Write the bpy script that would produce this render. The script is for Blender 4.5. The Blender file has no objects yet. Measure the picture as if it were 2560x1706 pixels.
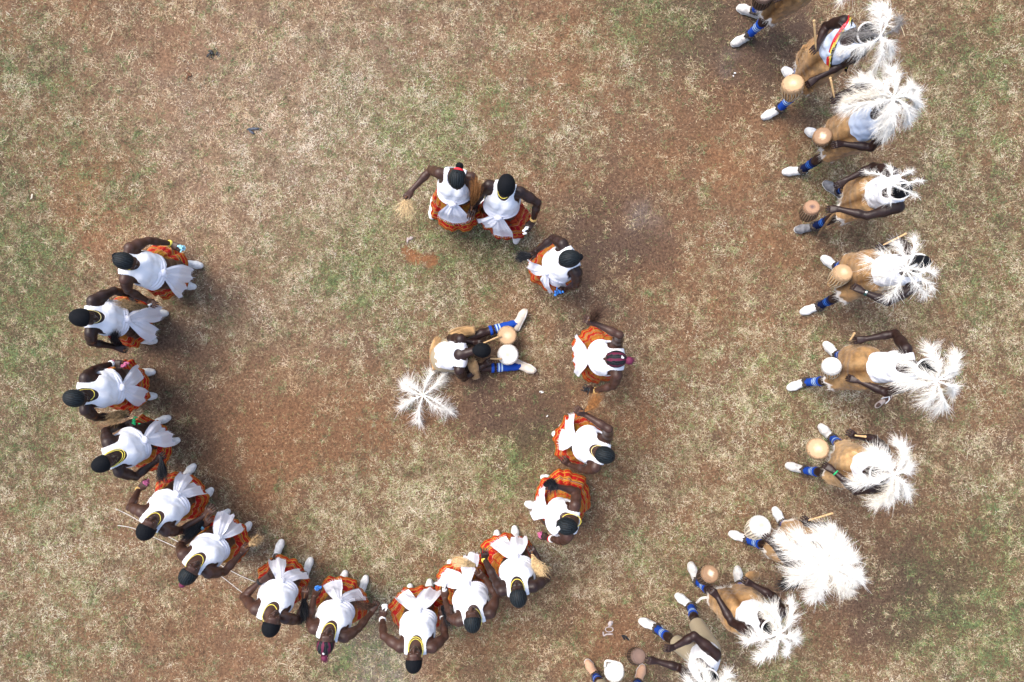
import bpy, math, random
import numpy as np
from mathutils import Vector, Matrix

# ------------------------------------------------------------------ camera, sky, sun
scn = bpy.context.scene
CAMZ = 8.5
FPX = 1707.0            # focal length in photo pixels (photo 2560 x 1706)
cam_d = bpy.data.cameras.new('camera'); cam = bpy.data.objects.new('camera', cam_d)
scn.collection.objects.link(cam); scn.camera = cam
cam.location = (0, 0, CAMZ); cam.rotation_euler = (0, 0, 0)
cam_d.sensor_width = 36.0; cam_d.lens = 36.0 * FPX / 2560.0
cam_d.clip_start = 0.1; cam_d.clip_end = 2000.0

SUN_EL, SUN_AZ = math.radians(58), math.radians(140)     # azimuth: angle from +x, sun stands upper left of the picture
world = bpy.data.worlds.new('World'); scn.world = world; world.use_nodes = True
wn = world.node_tree
bg = wn.nodes['Background']
sky = wn.nodes.new('ShaderNodeTexSky'); sky.sky_type = 'NISHITA'; sky.sun_disc = False
sky.sun_elevation = SUN_EL; sky.sun_rotation = math.pi / 2 - SUN_AZ
sky.air_density = 1.0; sky.dust_density = 4.0; sky.ozone_density = 1.0
wn.links.new(sky.outputs[0], bg.inputs[0]); bg.inputs[1].default_value = 0.12
sun_d = bpy.data.lights.new('sun', 'SUN'); sun = bpy.data.objects.new('sun', sun_d)
scn.collection.objects.link(sun)
sun_d.energy = 0.9; sun_d.angle = math.radians(34); sun_d.color = (1.0, 0.95, 0.88)
sv = Vector((math.cos(SUN_EL) * math.cos(SUN_AZ), math.cos(SUN_EL) * math.sin(SUN_AZ), math.sin(SUN_EL)))
sun.rotation_euler = sv.to_track_quat('Z', 'Y').to_euler()
scn.view_settings.view_transform = 'Standard'; scn.view_settings.look = 'None'
scn.view_settings.exposure = 1.56; scn.view_settings.gamma = 1.0
scn.cycles.max_bounces = 5; scn.cycles.diffuse_bounces = 3; scn.cycles.transparent_max_bounces = 4

COL = scn.collection
rng = np.random.default_rng(7)
random.seed(7)
A = np.array

# ------------------------------------------------------------------ geometry helpers
def P(u, v, z=0.0):
    """photo pixel at height z above the ground -> world point"""
    return A([(u - 1280) * (CAMZ - z) / FPX, (853 - v) * (CAMZ - z) / FPX, z], float)

def nrm(v):
    v = A(v, float); n = np.linalg.norm(v)
    return v / n if n > 1e-9 else v

def reach(u, v, O, L, mode='d', zmin=0.05, slack=1.12):
    """joint seen at pixel (u,v), bone length L away from joint O"""
    C = A([0, 0, CAMZ]); D = nrm([(u - 1280) / FPX, (853 - v) / FPX, -1.0])
    w = O - C; tc = float(w @ D); q = C + D * tc; dist2 = float(((q - O) ** 2).sum())
    if dist2 >= L * L:
        dd = math.sqrt(dist2); r = q if dd <= slack * L else O + (q - O) / dd * slack * L
    else:
        s = math.sqrt(L * L - dist2)
        a, b = C + D * (tc - s), C + D * (tc + s)
        if mode == 'd': r = b
        elif mode == 'u': r = a
        elif mode == 'm': r = q + (b - q) * 0.45
        else: r = a if abs(a[2] - O[2]) < abs(b[2] - O[2]) else b
    if r[2] < zmin: r = P(u, v, zmin)
    return r

def fast_mesh(name, V, quads=None, tris=None, smooth=True):
    me = bpy.data.meshes.new(name)
    V = np.asarray(V, np.float32)
    quads = np.zeros((0, 4), np.int32) if quads is None or len(quads) == 0 else np.asarray(quads, np.int32)
    tris = np.zeros((0, 3), np.int32) if tris is None or len(tris) == 0 else np.asarray(tris, np.int32)
    me.vertices.add(len(V)); me.vertices.foreach_set('co', V.ravel())
    nl = quads.size + tris.size
    me.loops.add(nl); me.loops.foreach_set('vertex_index', np.concatenate([quads.ravel(), tris.ravel()]).astype(np.int32))
    nf = len(quads) + len(tris)
    me.polygons.add(nf)
    ls = np.concatenate([np.arange(len(quads)) * 4, quads.size + np.arange(len(tris)) * 3]).astype(np.int32)
    me.polygons.foreach_set('loop_start', ls)
    me.update(calc_edges=True)
    if smooth: me.polygons.foreach_set('use_smooth', np.ones(nf, bool))
    return me

def attr(me, name, data):
    data = np.asarray(data, np.float32)
    if data.ndim == 1:
        a = me.attributes.new(name, 'FLOAT', 'POINT'); a.data.foreach_set('value', data)
    elif data.shape[1] == 3:
        a = me.attributes.new(name, 'FLOAT_VECTOR', 'POINT'); a.data.foreach_set('vector', data.ravel())
    else:
        a = me.attributes.new(name, 'FLOAT_COLOR', 'POINT'); a.data.foreach_set('color', data.ravel())

def root_loc(p):
    l = A([0., 0., 0.])
    while p is not None: l += A(p.location); p = p.parent
    return l

def link(name, geo, mat, parent=None, attrs=None, smooth=True, label=None):
    """geo = (verts, quads, tris) in world space; becomes ONE mesh object"""
    V, Q, T = geo
    V = np.asarray(V, float)
    if parent is None: base = A([V[:, 0].mean(), V[:, 1].mean(), V[:, 2].min()])
    else: base = root_loc(parent)
    me = fast_mesh(name, V - base, Q, T, smooth)
    if attrs:
        for k, d in attrs.items(): attr(me, k, d)
    me.materials.append(mat)
    o = bpy.data.objects.new(name, me); COL.objects.link(o)
    if parent is None: o.location = base
    else: o.parent = parent
    if label: o['label'] = label
    return o

def thing(name, label, cat, loc, group=None):
    o = bpy.data.objects.new(name, None); COL.objects.link(o)
    o.empty_display_size = 0.1
    o.location = tuple(float(c) for c in loc); o['label'] = label; o['category'] = cat
    if group: o['group'] = group
    return o

def tag(o, label, cat, group=None, kind=None):
    if label: o['label'] = label
    if cat: o['category'] = cat
    if group: o['group'] = group
    if kind: o['kind'] = kind
    return o

def merge(geos):
    V, Q, T, n = [], [], [], 0
    for v, q, t in geos:
        V.append(np.asarray(v, float).reshape(-1, 3))
        if q is not None and len(q): Q.append(np.asarray(q) + n)
        if t is not None and len(t): T.append(np.asarray(t) + n)
        n += len(v)
    return np.concatenate(V), (np.concatenate(Q) if Q else None), (np.concatenate(T) if T else None)

def basis(d, up=(0, 0, 1)):
    d = nrm(d); u = A(up, float) - d * float(d @ A(up, float))
    if np.linalg.norm(u) < 1e-4: u = A([1., 0, 0]) - d * d[0]
    u = nrm(u); return d, np.cross(d, u), u       # along, side, up

def resample(pts, n):
    pts = A(pts, float); s = np.r_[0, np.cumsum(np.linalg.norm(np.diff(pts, axis=0), axis=1))]
    t = np.linspace(0, s[-1], n)
    out = np.stack([np.interp(t, s, pts[:, i]) for i in range(3)], 1)
    for _ in range(max(1, n // 8)):
        out[1:-1] = (out[:-2] + 2 * out[1:-1] + out[2:]) / 4
    return out

def tube(pts, rad, seg=12, cap=True, flat=1.0, up=(0, 0, 1)):
    pts = A(pts, float); n = len(pts); rad = np.broadcast_to(rad, (n,)).astype(float)
    V = []
    for i in range(n):
        d = pts[min(i + 1, n - 1)] - pts[max(i - 1, 0)]
        _, s, u = basis(d, up)
        for k in range(seg):
            a = 2 * math.pi * k / seg
            V.append(pts[i] + rad[i] * (math.cos(a) * s + flat * math.sin(a) * u))
    Q = [(i * seg + k, i * seg + (k + 1) % seg, (i + 1) * seg + (k + 1) % seg, (i + 1) * seg + k)
         for i in range(n - 1) for k in range(seg)]
    T = []
    if cap:
        V.append(pts[0]); V.append(pts[-1]); a, b = n * seg, n * seg + 1
        for k in range(seg):
            T.append((a, (k + 1) % seg, k)); T.append((b, (n - 1) * seg + k, (n - 1) * seg + (k + 1) % seg))
    return A(V), A(Q), A(T) if T else None

def ring(c, ax, ay, ra, rb, r, n=28, seg=8, fn=None):
    """closed torus-like loop"""
    V = []
    for i in range(n):
        a = 2 * math.pi * i / n
        p = c + ax * ra * math.cos(a) + ay * rb * math.sin(a)
        if fn is not None: p = fn(p, a)
        rd = nrm(ax * math.cos(a) + ay * math.sin(a)); up = nrm(np.cross(ax, ay))
        for k in range(seg):
            b = 2 * math.pi * k / seg
            V.append(p + r * (math.cos(b) * rd + math.sin(b) * up))
    Q = [(i * seg + k, ((i + 1) % n) * seg + k, ((i + 1) % n) * seg + (k + 1) % seg, i * seg + (k + 1) % seg)
         for i in range(n) for k in range(seg)]
    return A(V), A(Q), None

def ball(c, r, R=None, n=10, m=7):
    """small ellipsoid"""
    r = np.broadcast_to(r, (3,)); V = []
    R = np.eye(3) if R is None else R
    for i in range(1, m):
        t = math.pi * i / m
        for k in range(n):
            a = 2 * math.pi * k / n
            V.append((math.sin(t) * math.cos(a), math.sin(t) * math.sin(a), math.cos(t)))
    V.append((0, 0, 1)); V.append((0, 0, -1))
    V = (A(V) * r) @ R + c
    Q = [(i * n + k, (i + 1) * n + k, (i + 1) * n + (k + 1) % n, i * n + (k + 1) % n) for i in range(m - 2) for k in range(n)]
    T = [((m - 1) * n, k, (k + 1) % n) for k in range(n)] + [((m - 1) * n + 1, (m - 2) * n + (k + 1) % n, (m - 2) * n + k) for k in range(n)]
    return V, A(Q), A(T)

# ------------------------------------------------------------------ blended solids (implicit shapes turned into one mesh)
def sd_cone(X, Y, Z, a, b, ra, rb, cap):
    ba = b - a; L2 = float(ba @ ba) + 1e-12
    t0 = ((X - a[0]) * ba[0] + (Y - a[1]) * ba[1] + (Z - a[2]) * ba[2]) / L2
    t = np.clip(t0, 0, 1)
    d = np.sqrt((X - a[0] - t * ba[0]) ** 2 + (Y - a[1] - t * ba[1]) ** 2 + (Z - a[2] - t * ba[2]) ** 2) - (ra + (rb - ra) * t)
    if cap: d = np.maximum(d, (t0 - 1) * math.sqrt(L2))
    return d

def sd_ell(X, Y, Z, c, R, r):
    x, y, z = X - c[0], Y - c[1], Z - c[2]
    a = R[0, 0] * x + R[0, 1] * y + R[0, 2] * z
    b = R[1, 0] * x + R[1, 1] * y + R[1, 2] * z
    e = R[2, 0] * x + R[2, 1] * y + R[2, 2] * z
    k0 = np.sqrt((a / r[0]) ** 2 + (b / r[1]) ** 2 + (e / r[2]) ** 2)
    k1 = np.sqrt((a / r[0] ** 2) ** 2 + (b / r[1] ** 2) ** 2 + (e / r[2] ** 2) ** 2) + 1e-9
    return k0 * (k0 - 1.0) / k1

def smin(a, b, k):
    if k <= 0: return np.minimum(a, b)
    h = np.maximum(k - np.abs(a - b), 0) / k
    return np.minimum(a, b) - h * h * k * 0.25

def C_(a, b, ra, rb, k=0.02, cap=False): return ('c', A(a, float), A(b, float), ra, rb, k, cap)
def E_(c, R, r, k=0.02): return ('e', A(c, float), R, tuple(r), k)

def prim_box(p, off):
    if p[0] == 'c':
        m = max(p[3], p[4]) + off
        return np.minimum(p[1], p[2]) - m, np.maximum(p[1], p[2]) + m
    m = max(p[3]) + off
    return p[1] - m, p[1] + m

def prim_d(p, X, Y, Z, off):
    if p[0] == 'c': return sd_cone(X, Y, Z, p[1], p[2], p[3] + off, p[4] + off, p[6])
    return sd_ell(X, Y, Z, p[1], p[2], tuple(q + off for q in p[3]))

def prims_at(prims, pts, off=0.0):
    pts = np.asarray(pts, float).reshape(-1, 3); X, Y, Z = pts[:, 0], pts[:, 1], pts[:, 2]
    d = np.full(len(pts), 9.0)
    for p in prims: d = smin(d, prim_d(p, X, Y, Z, off), p[5 if p[0] == 'c' else 4])
    return d

def solid(prims, h=0.007, off=0.0, post=None):
    """union the primitives on a grid and pull out a quad mesh (surface nets)"""
    bx = [prim_box(p, off) for p in prims]
    lo = np.min([b[0] for b in bx], 0) - 3 * h; hi = np.max([b[1] for b in bx], 0) + 3 * h
    n = np.ceil((hi - lo) / h).astype(int) + 1
    D = np.full(n, 1.0, np.float32)
    ax = [lo[i] + h * np.arange(n[i]) for i in range(3)]
    for p, (a, b) in zip(prims, bx):
        k = p[5] if p[0] == 'c' else p[4]
        pad = max(k, 2.5 * h)
        i0 = np.maximum(((a - pad - lo) / h).astype(int), 0); i1 = np.minimum(((b + pad - lo) / h).astype(int) + 2, n)
        sl = tuple(slice(i0[i], i1[i]) for i in range(3))
        X = ax[0][sl[0]][:, None, None]; Y = ax[1][sl[1]][None, :, None]; Z = ax[2][sl[2]][None, None, :]
        D[sl] = smin(D[sl], prim_d(p, X, Y, Z, off), k)
    if post is not None: D = post(D, ax[0][:, None, None], ax[1][None, :, None], ax[2][None, None, :]).astype(np.float32)
    return nets(D, lo, h)

def nets(D, lo, h):
    S = D < 0
    nx, ny, nz = D.shape
    c = np.zeros((nx - 1, ny - 1, nz - 1), np.uint8)
    for dx in (0, 1):
        for dy in (0, 1):
            for dz in (0, 1): c += S[dx:nx - 1 + dx, dy:ny - 1 + dy, dz:nz - 1 + dz]
    idx = np.flatnonzero((c > 0) & (c < 8))
    if len(idx) == 0: return np.zeros((3, 3)), None, A([[0, 1, 2]])
    cs = c.shape
    I, J, K = np.unravel_index(idx, cs)
    cor = [(dx, dy, dz) for dx in (0, 1) for dy in (0, 1) for dz in (0, 1)]
    val = {q: D[I + q[0], J + q[1], K + q[2]] for q in cor}
    acc = np.zeros((len(idx), 3)); cnt = np.zeros(len(idx))
    for a in cor:
        for ax in range(3):
            if a[ax]: continue
            b = list(a); b[ax] = 1; b = tuple(b)
            va, vb = val[a], val[b]; m = (va < 0) != (vb < 0)
            t = np.where(m, va / np.where(m, va - vb, 1), 0)
            for i in range(3): acc[:, i] += np.where(m, a[i] + (t if i == ax else 0), 0)
            cnt += m
    V = lo + h * (np.stack([I, J, K], 1) + acc / cnt[:, None])
    quads = []
    for ax in range(3):
        sl0 = [slice(None)] * 3; sl1 = [slice(None)] * 3
        sl0[ax] = slice(0, -1); sl1[ax] = slice(1, None)
        a, b = S[tuple(sl0)], S[tuple(sl1)]
        o1, o2 = (ax + 1) % 3, (ax + 2) % 3
        e = np.stack(np.nonzero(a != b), 1)
        ok = (e[:, o1] > 0) & (e[:, o2] > 0) & (e[:, o1] < cs[o1]) & (e[:, o2] < cs[o2]); e = e[ok]
        s = a[e[:, 0], e[:, 1], e[:, 2]]
        def cell(d1, d2):
            f = e.copy(); f[:, o1] += d1; f[:, o2] += d2
            return np.searchsorted(idx, np.ravel_multi_index(f.T, cs))
        q = np.stack([cell(-1, -1), cell(0, -1), cell(0, 0), cell(-1, 0)], 1)
        q[~s] = q[~s][:, ::-1]
        quads.append(q)
    return V, np.concatenate(quads), None

# ------------------------------------------------------------------ value noise
_lat = rng.random((256, 256))
def vn(x, y, s, seed=0):
    x = x / s + seed * 17.3 + 500; y = y / s + seed * 7.7 + 500
    i, j = np.floor(x).astype(int), np.floor(y).astype(int); fx, fy = x - i, y - j
    fx, fy = fx * fx * (3 - 2 * fx), fy * fy * (3 - 2 * fy)
    g = lambda a, b: _lat[a % 256, b % 256]
    return (g(i, j) * (1 - fx) + g(i + 1, j) * fx) * (1 - fy) + (g(i, j + 1) * (1 - fx) + g(i + 1, j + 1) * fx) * fy
def fbm(x, y, s, seed=0, o=4):
    r, a, t = 0, 1, 0
    for k in range(o): r = r + a * vn(x, y, s / 2 ** k, seed + k); t += a; a *= 0.55
    return r / t

# ------------------------------------------------------------------ hair-like strands as thin ribbons
def ribbons(path, width, facing=None):
    """path: (n, m, 3) strand points, width: (n,) root width; returns one geometry"""
    n, m, _ = path.shape
    d = np.gradient(path, axis=1)
    if facing is None:
        facing = rng.normal(size=(n, 1, 3)) * 0.6 + A([0, 0, 1.0])
    s = np.cross(d, np.broadcast_to(facing, d.shape)); s /= np.linalg.norm(s, axis=2, keepdims=True) + 1e-9
    tap = np.linspace(1, 0.25, m)[None, :, None] * 0.5 * np.asarray(width)[:, None, None]
    V = np.stack([path - s * tap, path + s * tap], 2).reshape(-1, 3)
    base = (np.arange(n) * m * 2)[:, None] + (np.arange(m - 1) * 2)[None, :]
    Q = np.stack([base, base + 1, base + 3, base + 2], 2).reshape(-1, 4)
    return V, Q, None

def bundle(pts, n, s0, s1, width=0.003, m=7, curl=0.02, fan=None, lenvar=0.3):
    """a tuft that follows a path and opens from radius s0 to s1"""
    ctr = resample(pts, 24); t = np.linspace(0, 1, m)
    L = 1 - rng.random(n) * lenvar
    tt = t[None, :] * L[:, None]
    pos = np.stack([np.interp(tt, np.linspace(0, 1, 24), ctr[:, i]) for i in range(3)], 2)
    o = rng.normal(size=(n, 3)); o /= np.linalg.norm(o, axis=1, keepdims=True); o *= np.sqrt(rng.random(n))[:, None]
    sp = s0 + (s1 - s0) * tt ** 1.2
    pos = pos + o[:, None, :] * sp[:, :, None]
    w = rng.normal(size=(n, 3)) * curl
    pos = pos + w[:, None, :] * np.sin(tt * 5 + rng.random(n)[:, None] * 3)[:, :, None] * tt[:, :, None]
    pos[:, :, 2] = np.maximum(pos[:, :, 2], 0.012)
    return ribbons(pos, np.full(n, width) * (0.7 + 0.6 * rng.random(n)))
# ------------------------------------------------------------------ materials
def mat(name, col, rough=0.7, spec=0.3, sheen=0.0):
    m = bpy.data.materials.new(name); m.use_nodes = True
    b = m.node_tree.nodes['Principled BSDF']
    b.inputs['Base Color'].default_value = (*col, 1); b.inputs['Roughness'].default_value = rough
    b.inputs['Specular IOR Level'].default_value = spec
    if sheen: b.inputs['Sheen Weight'].default_value = sheen
    return m
def N(m, t): return m.node_tree.nodes.new(t)
def Lk(m, a, b): m.node_tree.links.new(a, b)
def bsdf(m): return m.node_tree.nodes['Principled BSDF']

def ramp(m, fac, stops, interp='LINEAR'):
    r = N(m, 'ShaderNodeValToRGB'); e = r.color_ramp; e.interpolation = interp
    while len(e.elements) > 1: e.elements.remove(e.elements[-1])
    e.elements[0].position = stops[0][0]; e.elements[0].color = (*stops[0][1], 1)
    for p, c in stops[1:]:
        q = e.elements.new(p); q.color = (*c, 1)
    Lk(m, fac, r.inputs[0]); return r.outputs[0]
def noise(m, scale, detail=3, vec=None, rough=0.5):
    n = N(m, 'ShaderNodeTexNoise'); n.inputs['Scale'].default_value = scale; n.inputs['Detail'].default_value = detail
    n.inputs['Roughness'].default_value = rough
    if vec is None:
        g = N(m, 'ShaderNodeTexCoord'); vec = g.outputs['Object']
    Lk(m, vec, n.inputs['Vector']); return n.outputs['Fac']
def bump(m, h, dist, strength=0.5):
    b = N(m, 'ShaderNodeBump'); b.inputs['Distance'].default_value = dist; b.inputs['Strength'].default_value = strength
    Lk(m, h, b.inputs['Height']); Lk(m, b.outputs[0], bsdf(m).inputs['Normal'])
def mixc(m, fac, a, b, mode='MIX'):
    x = N(m, 'ShaderNodeMix'); x.data_type = 'RGBA'; x.blend_type = mode
    for s, v in ((0, fac), (6, a), (7, b)):
        if hasattr(v, 'links'): Lk(m, v, x.inputs[s])
        elif s == 0: x.inputs[0].default_value = v
        else: x.inputs[s].default_value = (*v, 1)
    return x.outputs[2]
def math_(m, op, a, b=None):
    x = N(m, 'ShaderNodeMath'); x.operation = op
    for s, v in ((0, a), (1, b)):
        if v is None: continue
        if hasattr(v, 'links'): Lk(m, v, x.inputs[s])
        else: x.inputs[s].default_value = v
    return x.outputs[0]
def atr(m, name, out='Vector'):
    a = N(m, 'ShaderNodeAttribute'); a.attribute_name = name; return a.outputs[out]
def sepx(m, v):
    s = N(m, 'ShaderNodeSeparateXYZ'); Lk(m, v, s.inputs[0]); return s.outputs

def skin_mat(name, c):
    m = mat(name, c, 0.40, 0.30)
    n = noise(m, 9, 3)
    Lk(m, ramp(m, n, [(0.3, tuple(x * 0.75 for x in c)), (0.7, tuple(x * 1.35 for x in c))]), bsdf(m).inputs['Base Color'])
    bump(m, noise(m, 120, 2), 0.0015, 0.4)
    return m
SKIN = [skin_mat('skin deep', (0.021, 0.010, 0.0085)), skin_mat('skin brown', (0.048, 0.022, 0.015)), skin_mat('skin dark', (0.023, 0.0115, 0.0095))]

def cloth_mat(name, c, rough=0.9, wr=18, str_=0.35, weave=True):
    m = mat(name, c, rough, 0.15, 0.1)
    v = N(m, 'ShaderNodeTexCoord').outputs['Object']
    a = noise(m, wr, 2, v); b = noise(m, 420, 1, v)
    h = math_(m, 'ADD', a, math_(m, 'MULTIPLY', b, 0.08))
    bump(m, h, 0.02, str_)
    return m
WHITE = cloth_mat('white cotton', (0.72, 0.73, 0.76))
SHAWL = cloth_mat('white shawl cotton', (0.70, 0.70, 0.75), wr=30)
BLUEWHITE = cloth_mat('washed white vest', (0.48, 0.56, 0.70))
KHAKI = cloth_mat('khaki cotton', (0.30, 0.25, 0.165))
GREEN = cloth_mat('dark green trim', (0.015, 0.06, 0.05))

def hair_mat(name, base, streak=None, rows=38):
    m = mat(name, base, 0.62, 0.2)
    l = atr(m, 'loc'); s = sepx(m, l)
    ang = math_(m, 'ARCTAN2', s[0], math_(m, 'ADD', s[2], 0.02)); nz_ = noise(m, 22, 2, l); ang = math_(m, 'ADD', ang, math_(m, 'MULTIPLY', nz_, 0.35))
    w = math_(m, 'SINE', math_(m, 'MULTIPLY', ang, float(rows)))
    w01 = math_(m, 'ADD', math_(m, 'MULTIPLY', w, 0.5), 0.5)
    c = ramp(m, w01, [(0.0, tuple(x * 0.3 for x in base)), (0.5, base), (1, tuple(min(1, x * 2.2) for x in base))])  # highlights painted on the braid ridges, grooves between them coloured darker
    if streak:
        w2 = math_(m, 'SINE', math_(m, 'MULTIPLY', ang, float(rows) / 3.1))
        c = mixc(m, ramp(m, w2, [(0.35, (0, 0, 0)), (0.6, (1, 1, 1))]), c, streak)
    Lk(m, c, bsdf(m).inputs['Base Color'])
    bump(m, w01, 0.003, 0.6)
    return m
HAIR = hair_mat('black braids', (0.006, 0.009, 0.011))
HAIRS = hair_mat('black braids with burgundy strands', (0.010, 0.012, 0.014), (0.10, 0.012, 0.035))
CROP = mat('cropped black hair', (0.005, 0.006, 0.008), 0.8, 0.12); bump(CROP, noise(CROP, 160, 3), 0.006, 0.9)
BURG = mat('burgundy braid', (0.12, 0.014, 0.045), 0.6); bump(BURG, noise(BURG, 140, 2), 0.006, 0.9)

def plain(name, c, rough=0.6, sc=60, amt=0.25, b=0.004):
    m = mat(name, c, rough, 0.3); n = noise(m, sc, 3)
    Lk(m, ramp(m, n, [(0.3, tuple(x * (1 - amt) for x in c)), (0.7, tuple(min(1, x * (1 + amt)) for x in c))]), bsdf(m).inputs['Base Color'])
    bump(m, n, b, 0.5); return m
YEL = plain('yellow beads', (0.85, 0.68, 0.10), 0.4, 200)
PALEYEL = plain('pale yellow beads', (0.80, 0.68, 0.28), 0.4, 200)
RED = plain('red cloth', (0.60, 0.02, 0.03))
PINK = plain('pink cloth', (0.42, 0.10, 0.20))
BLUE = plain('blue cloth', (0.03, 0.16, 0.50))
LBLUE = plain('light blue band', (0.30, 0.62, 0.75))
BLACK = plain('black', (0.012, 0.013, 0.015), 0.5)
WPL = plain('white plastic', (0.75, 0.75, 0.74), 0.4)
GREENC = plain('green printed cloth', (0.02, 0.42, 0.14), 0.8)
GOLD = plain('brass', (0.55, 0.36, 0.12), 0.35)
EYE = mat('eye white', (0.6, 0.55, 0.5), 0.3)
SHOE = plain('white canvas shoe', (0.72, 0.71, 0.68), 0.7, 22, 0.18)
SHOEW = plain('worn white shoe', (0.52, 0.50, 0.47), 0.75, 25, 0.25)
SHOEG = plain('grey shoe', (0.17, 0.17, 0.18), 0.75, 25, 0.35)
SHOET = plain('tan shoe', (0.50, 0.30, 0.19), 0.75, 25, 0.1)
SHOEC = plain('cream shoe', (0.58, 0.52, 0.43), 0.75, 25, 0.12)
SOLE = plain('rubber sole', (0.62, 0.61, 0.58), 0.6, 30, 0.12)
LACE = plain('lace', (0.45, 0.42, 0.40), 0.8)

def sock_mat(name, base, stripe):
    m = mat(name, base, 0.9, 0.1); t = atr(m, 't', 'Fac')
    st = [(0.0, base), (0.13, stripe), (0.18, base), (0.23, stripe), (0.28, base), (0.33, stripe), (0.38, base)]
    Lk(m, ramp(m, t, st, 'CONSTANT'), bsdf(m).inputs['Base Color'])
    bump(m, noise(m, 60, 2), 0.006, 0.6); return m
SOCK = sock_mat('blue striped sock', (0.012, 0.055, 0.32), (0.35, 0.48, 0.62))
SOCKD = sock_mat('dark blue sock', (0.006, 0.012, 0.05), (0.03, 0.12, 0.45))
RATTLE = plain('rattle shells', (0.045, 0.035, 0.03), 0.6, 90, 0.8)

def skirt_mat(name, body, thin, hemc, seed):
    """striped wrap cloth: st.x = metres round the body, st.y = 0 at the waist .. 1 at the hem"""
    m = mat(name, body, 0.85, 0.15)
    s = sepx(m, atr(m, 'st'))
    nv = N(m, 'ShaderNodeCombineXYZ'); Lk(m, s[0], nv.inputs[0]); Lk(m, s[1], nv.inputs[1]); nv.inputs[2].default_value = seed
    nn = noise(m, 9, 2, nv.outputs[0])
    wob = math_(m, 'MULTIPLY', math_(m, 'SUBTRACT', nn, 0.5), 0.07)
    y = math_(m, 'ADD', s[1], wob)
    Y, R, O = (0.52, 0.25, 0.04), hemc, body
    K, W = (0.05, 0.02, 0.012), (0.62, 0.42, 0.30)
    stops = [(0.0, O), (0.16, thin), (0.18, O), (0.30, thin), (0.32, O), (0.36, Y), (0.38, thin), (0.40, Y), (0.42, O), (0.44, W), (0.455, R),
             (0.66, Y), (0.69, R), (0.71, W), (0.725, K), (0.75, Y), (0.79, R), (0.89, Y), (0.915, R), (0.965, O)]
    c1 = ramp(m, y, stops, 'CONSTANT')
    x = math_(m, 'FRACT', math_(m, 'MULTIPLY', math_(m, 'ADD', s[0], wob), 3.1))
    c2 = ramp(m, x, [(0.0, (0, 0, 0)), (0.42, (1, 1, 1)), (0.49, (0, 0, 0)), (0.84, (1, 1, 1)), (0.89, (0, 0, 0))], 'CONSTANT')
    nearhem = ramp(m, y, [(0.0, (1, 1, 1)), (0.43, (0, 0, 0))], 'CONSTANT')
    f = math_(m, 'MULTIPLY', c2, nearhem)
    c = mixc(m, f, c1, thin)
    sp = N(m, 'ShaderNodeTexWave'); sp.wave_type = 'BANDS'; sp.inputs['Scale'].default_value = 4.5; sp.inputs['Distortion'].default_value = 8
    sp.inputs['Detail Scale'].default_value = 2.5
    Lk(m, nv.outputs[0], sp.inputs['Vector'])
    f2 = math_(m, 'MULTIPLY', ramp(m, sp.outputs['Fac'], [(0, (0, 0, 0)), (0.975, (1, 1, 1))], 'CONSTANT'), math_(m, 'SUBTRACT', 1.0, nearhem))
    c = mixc(m, f2, c, Y)
    dirt = noise(m, 26, 3); c = mixc(m, 0.5, c, ramp(m, dirt, [(0.3, (0.55, 0.5, 0.45)), (0.7, (1, 1, 1))]), 'MULTIPLY')
    Lk(m, c, bsdf(m).inputs['Base Color'])
    bump(m, noise(m, 40, 3), 0.01, 0.5)
    return m
SK = [skirt_mat('orange wrap', (0.42, 0.205, 0.03), (0.42, 0.04, 0.015), (0.42, 0.010, 0.012), 1),
      skirt_mat('ochre wrap', (0.36, 0.19, 0.025), (0.40, 0.05, 0.015), (0.42, 0.012, 0.015), 2),
      skirt_mat('bright orange wrap', (0.42, 0.175, 0.028), (0.45, 0.03, 0.015), (0.45, 0.012, 0.012), 3),
      skirt_mat('crimson wrap', (0.34, 0.05, 0.02), (0.20, 0.02, 0.015), (0.36, 0.01, 0.025), 4)]

def hide_mat(name, c):
    m = mat(name, c, 0.9, 0.1, 0.2)
    e = atr(m, 'edge', 'Fac'); dk = atr(m, 'dark', 'Fac')
    n = noise(m, 14, 4); n2 = noise(m, 150, 2); n3 = noise(m, 5, 3)
    base = ramp(m, n, [(0.3, tuple(x * 0.55 for x in c)), (0.7, tuple(x * 1.3 for x in c))])
    base = mixc(m, ramp(m, n3, [(0.45, (0, 0, 0)), (0.75, (0.45, 0.45, 0.45))]), base, (0.55, 0.38, 0.20))
    base = mixc(m, dk, base, (0.10, 0.045, 0.012))
    ee = math_(m, 'ADD', e, math_(m, 'MULTIPLY', math_(m, 'SUBTRACT', n, 0.5), 0.9))
    base = mixc(m, ramp(m, ee, [(0.45, (0, 0, 0)), (0.65, (1, 1, 1))]), base, (0.72, 0.68, 0.62))
    Lk(m, mixc(m, 0.6, base, ramp(m, n2, [(0.3, (0.6, 0.6, 0.6)), (0.7, (1, 1, 1))]), 'MULTIPLY'), bsdf(m).inputs['Base Color'])
    bump(m, n2, 0.006, 0.7)
    return m
HIDE = [hide_mat('tan hide', (0.36, 0.205, 0.085)), hide_mat('sandy hide', (0.50, 0.31, 0.14)), hide_mat('brown hide', (0.31, 0.175, 0.068))]
HIDE_NEUTRAL = HIDE[1]

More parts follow.
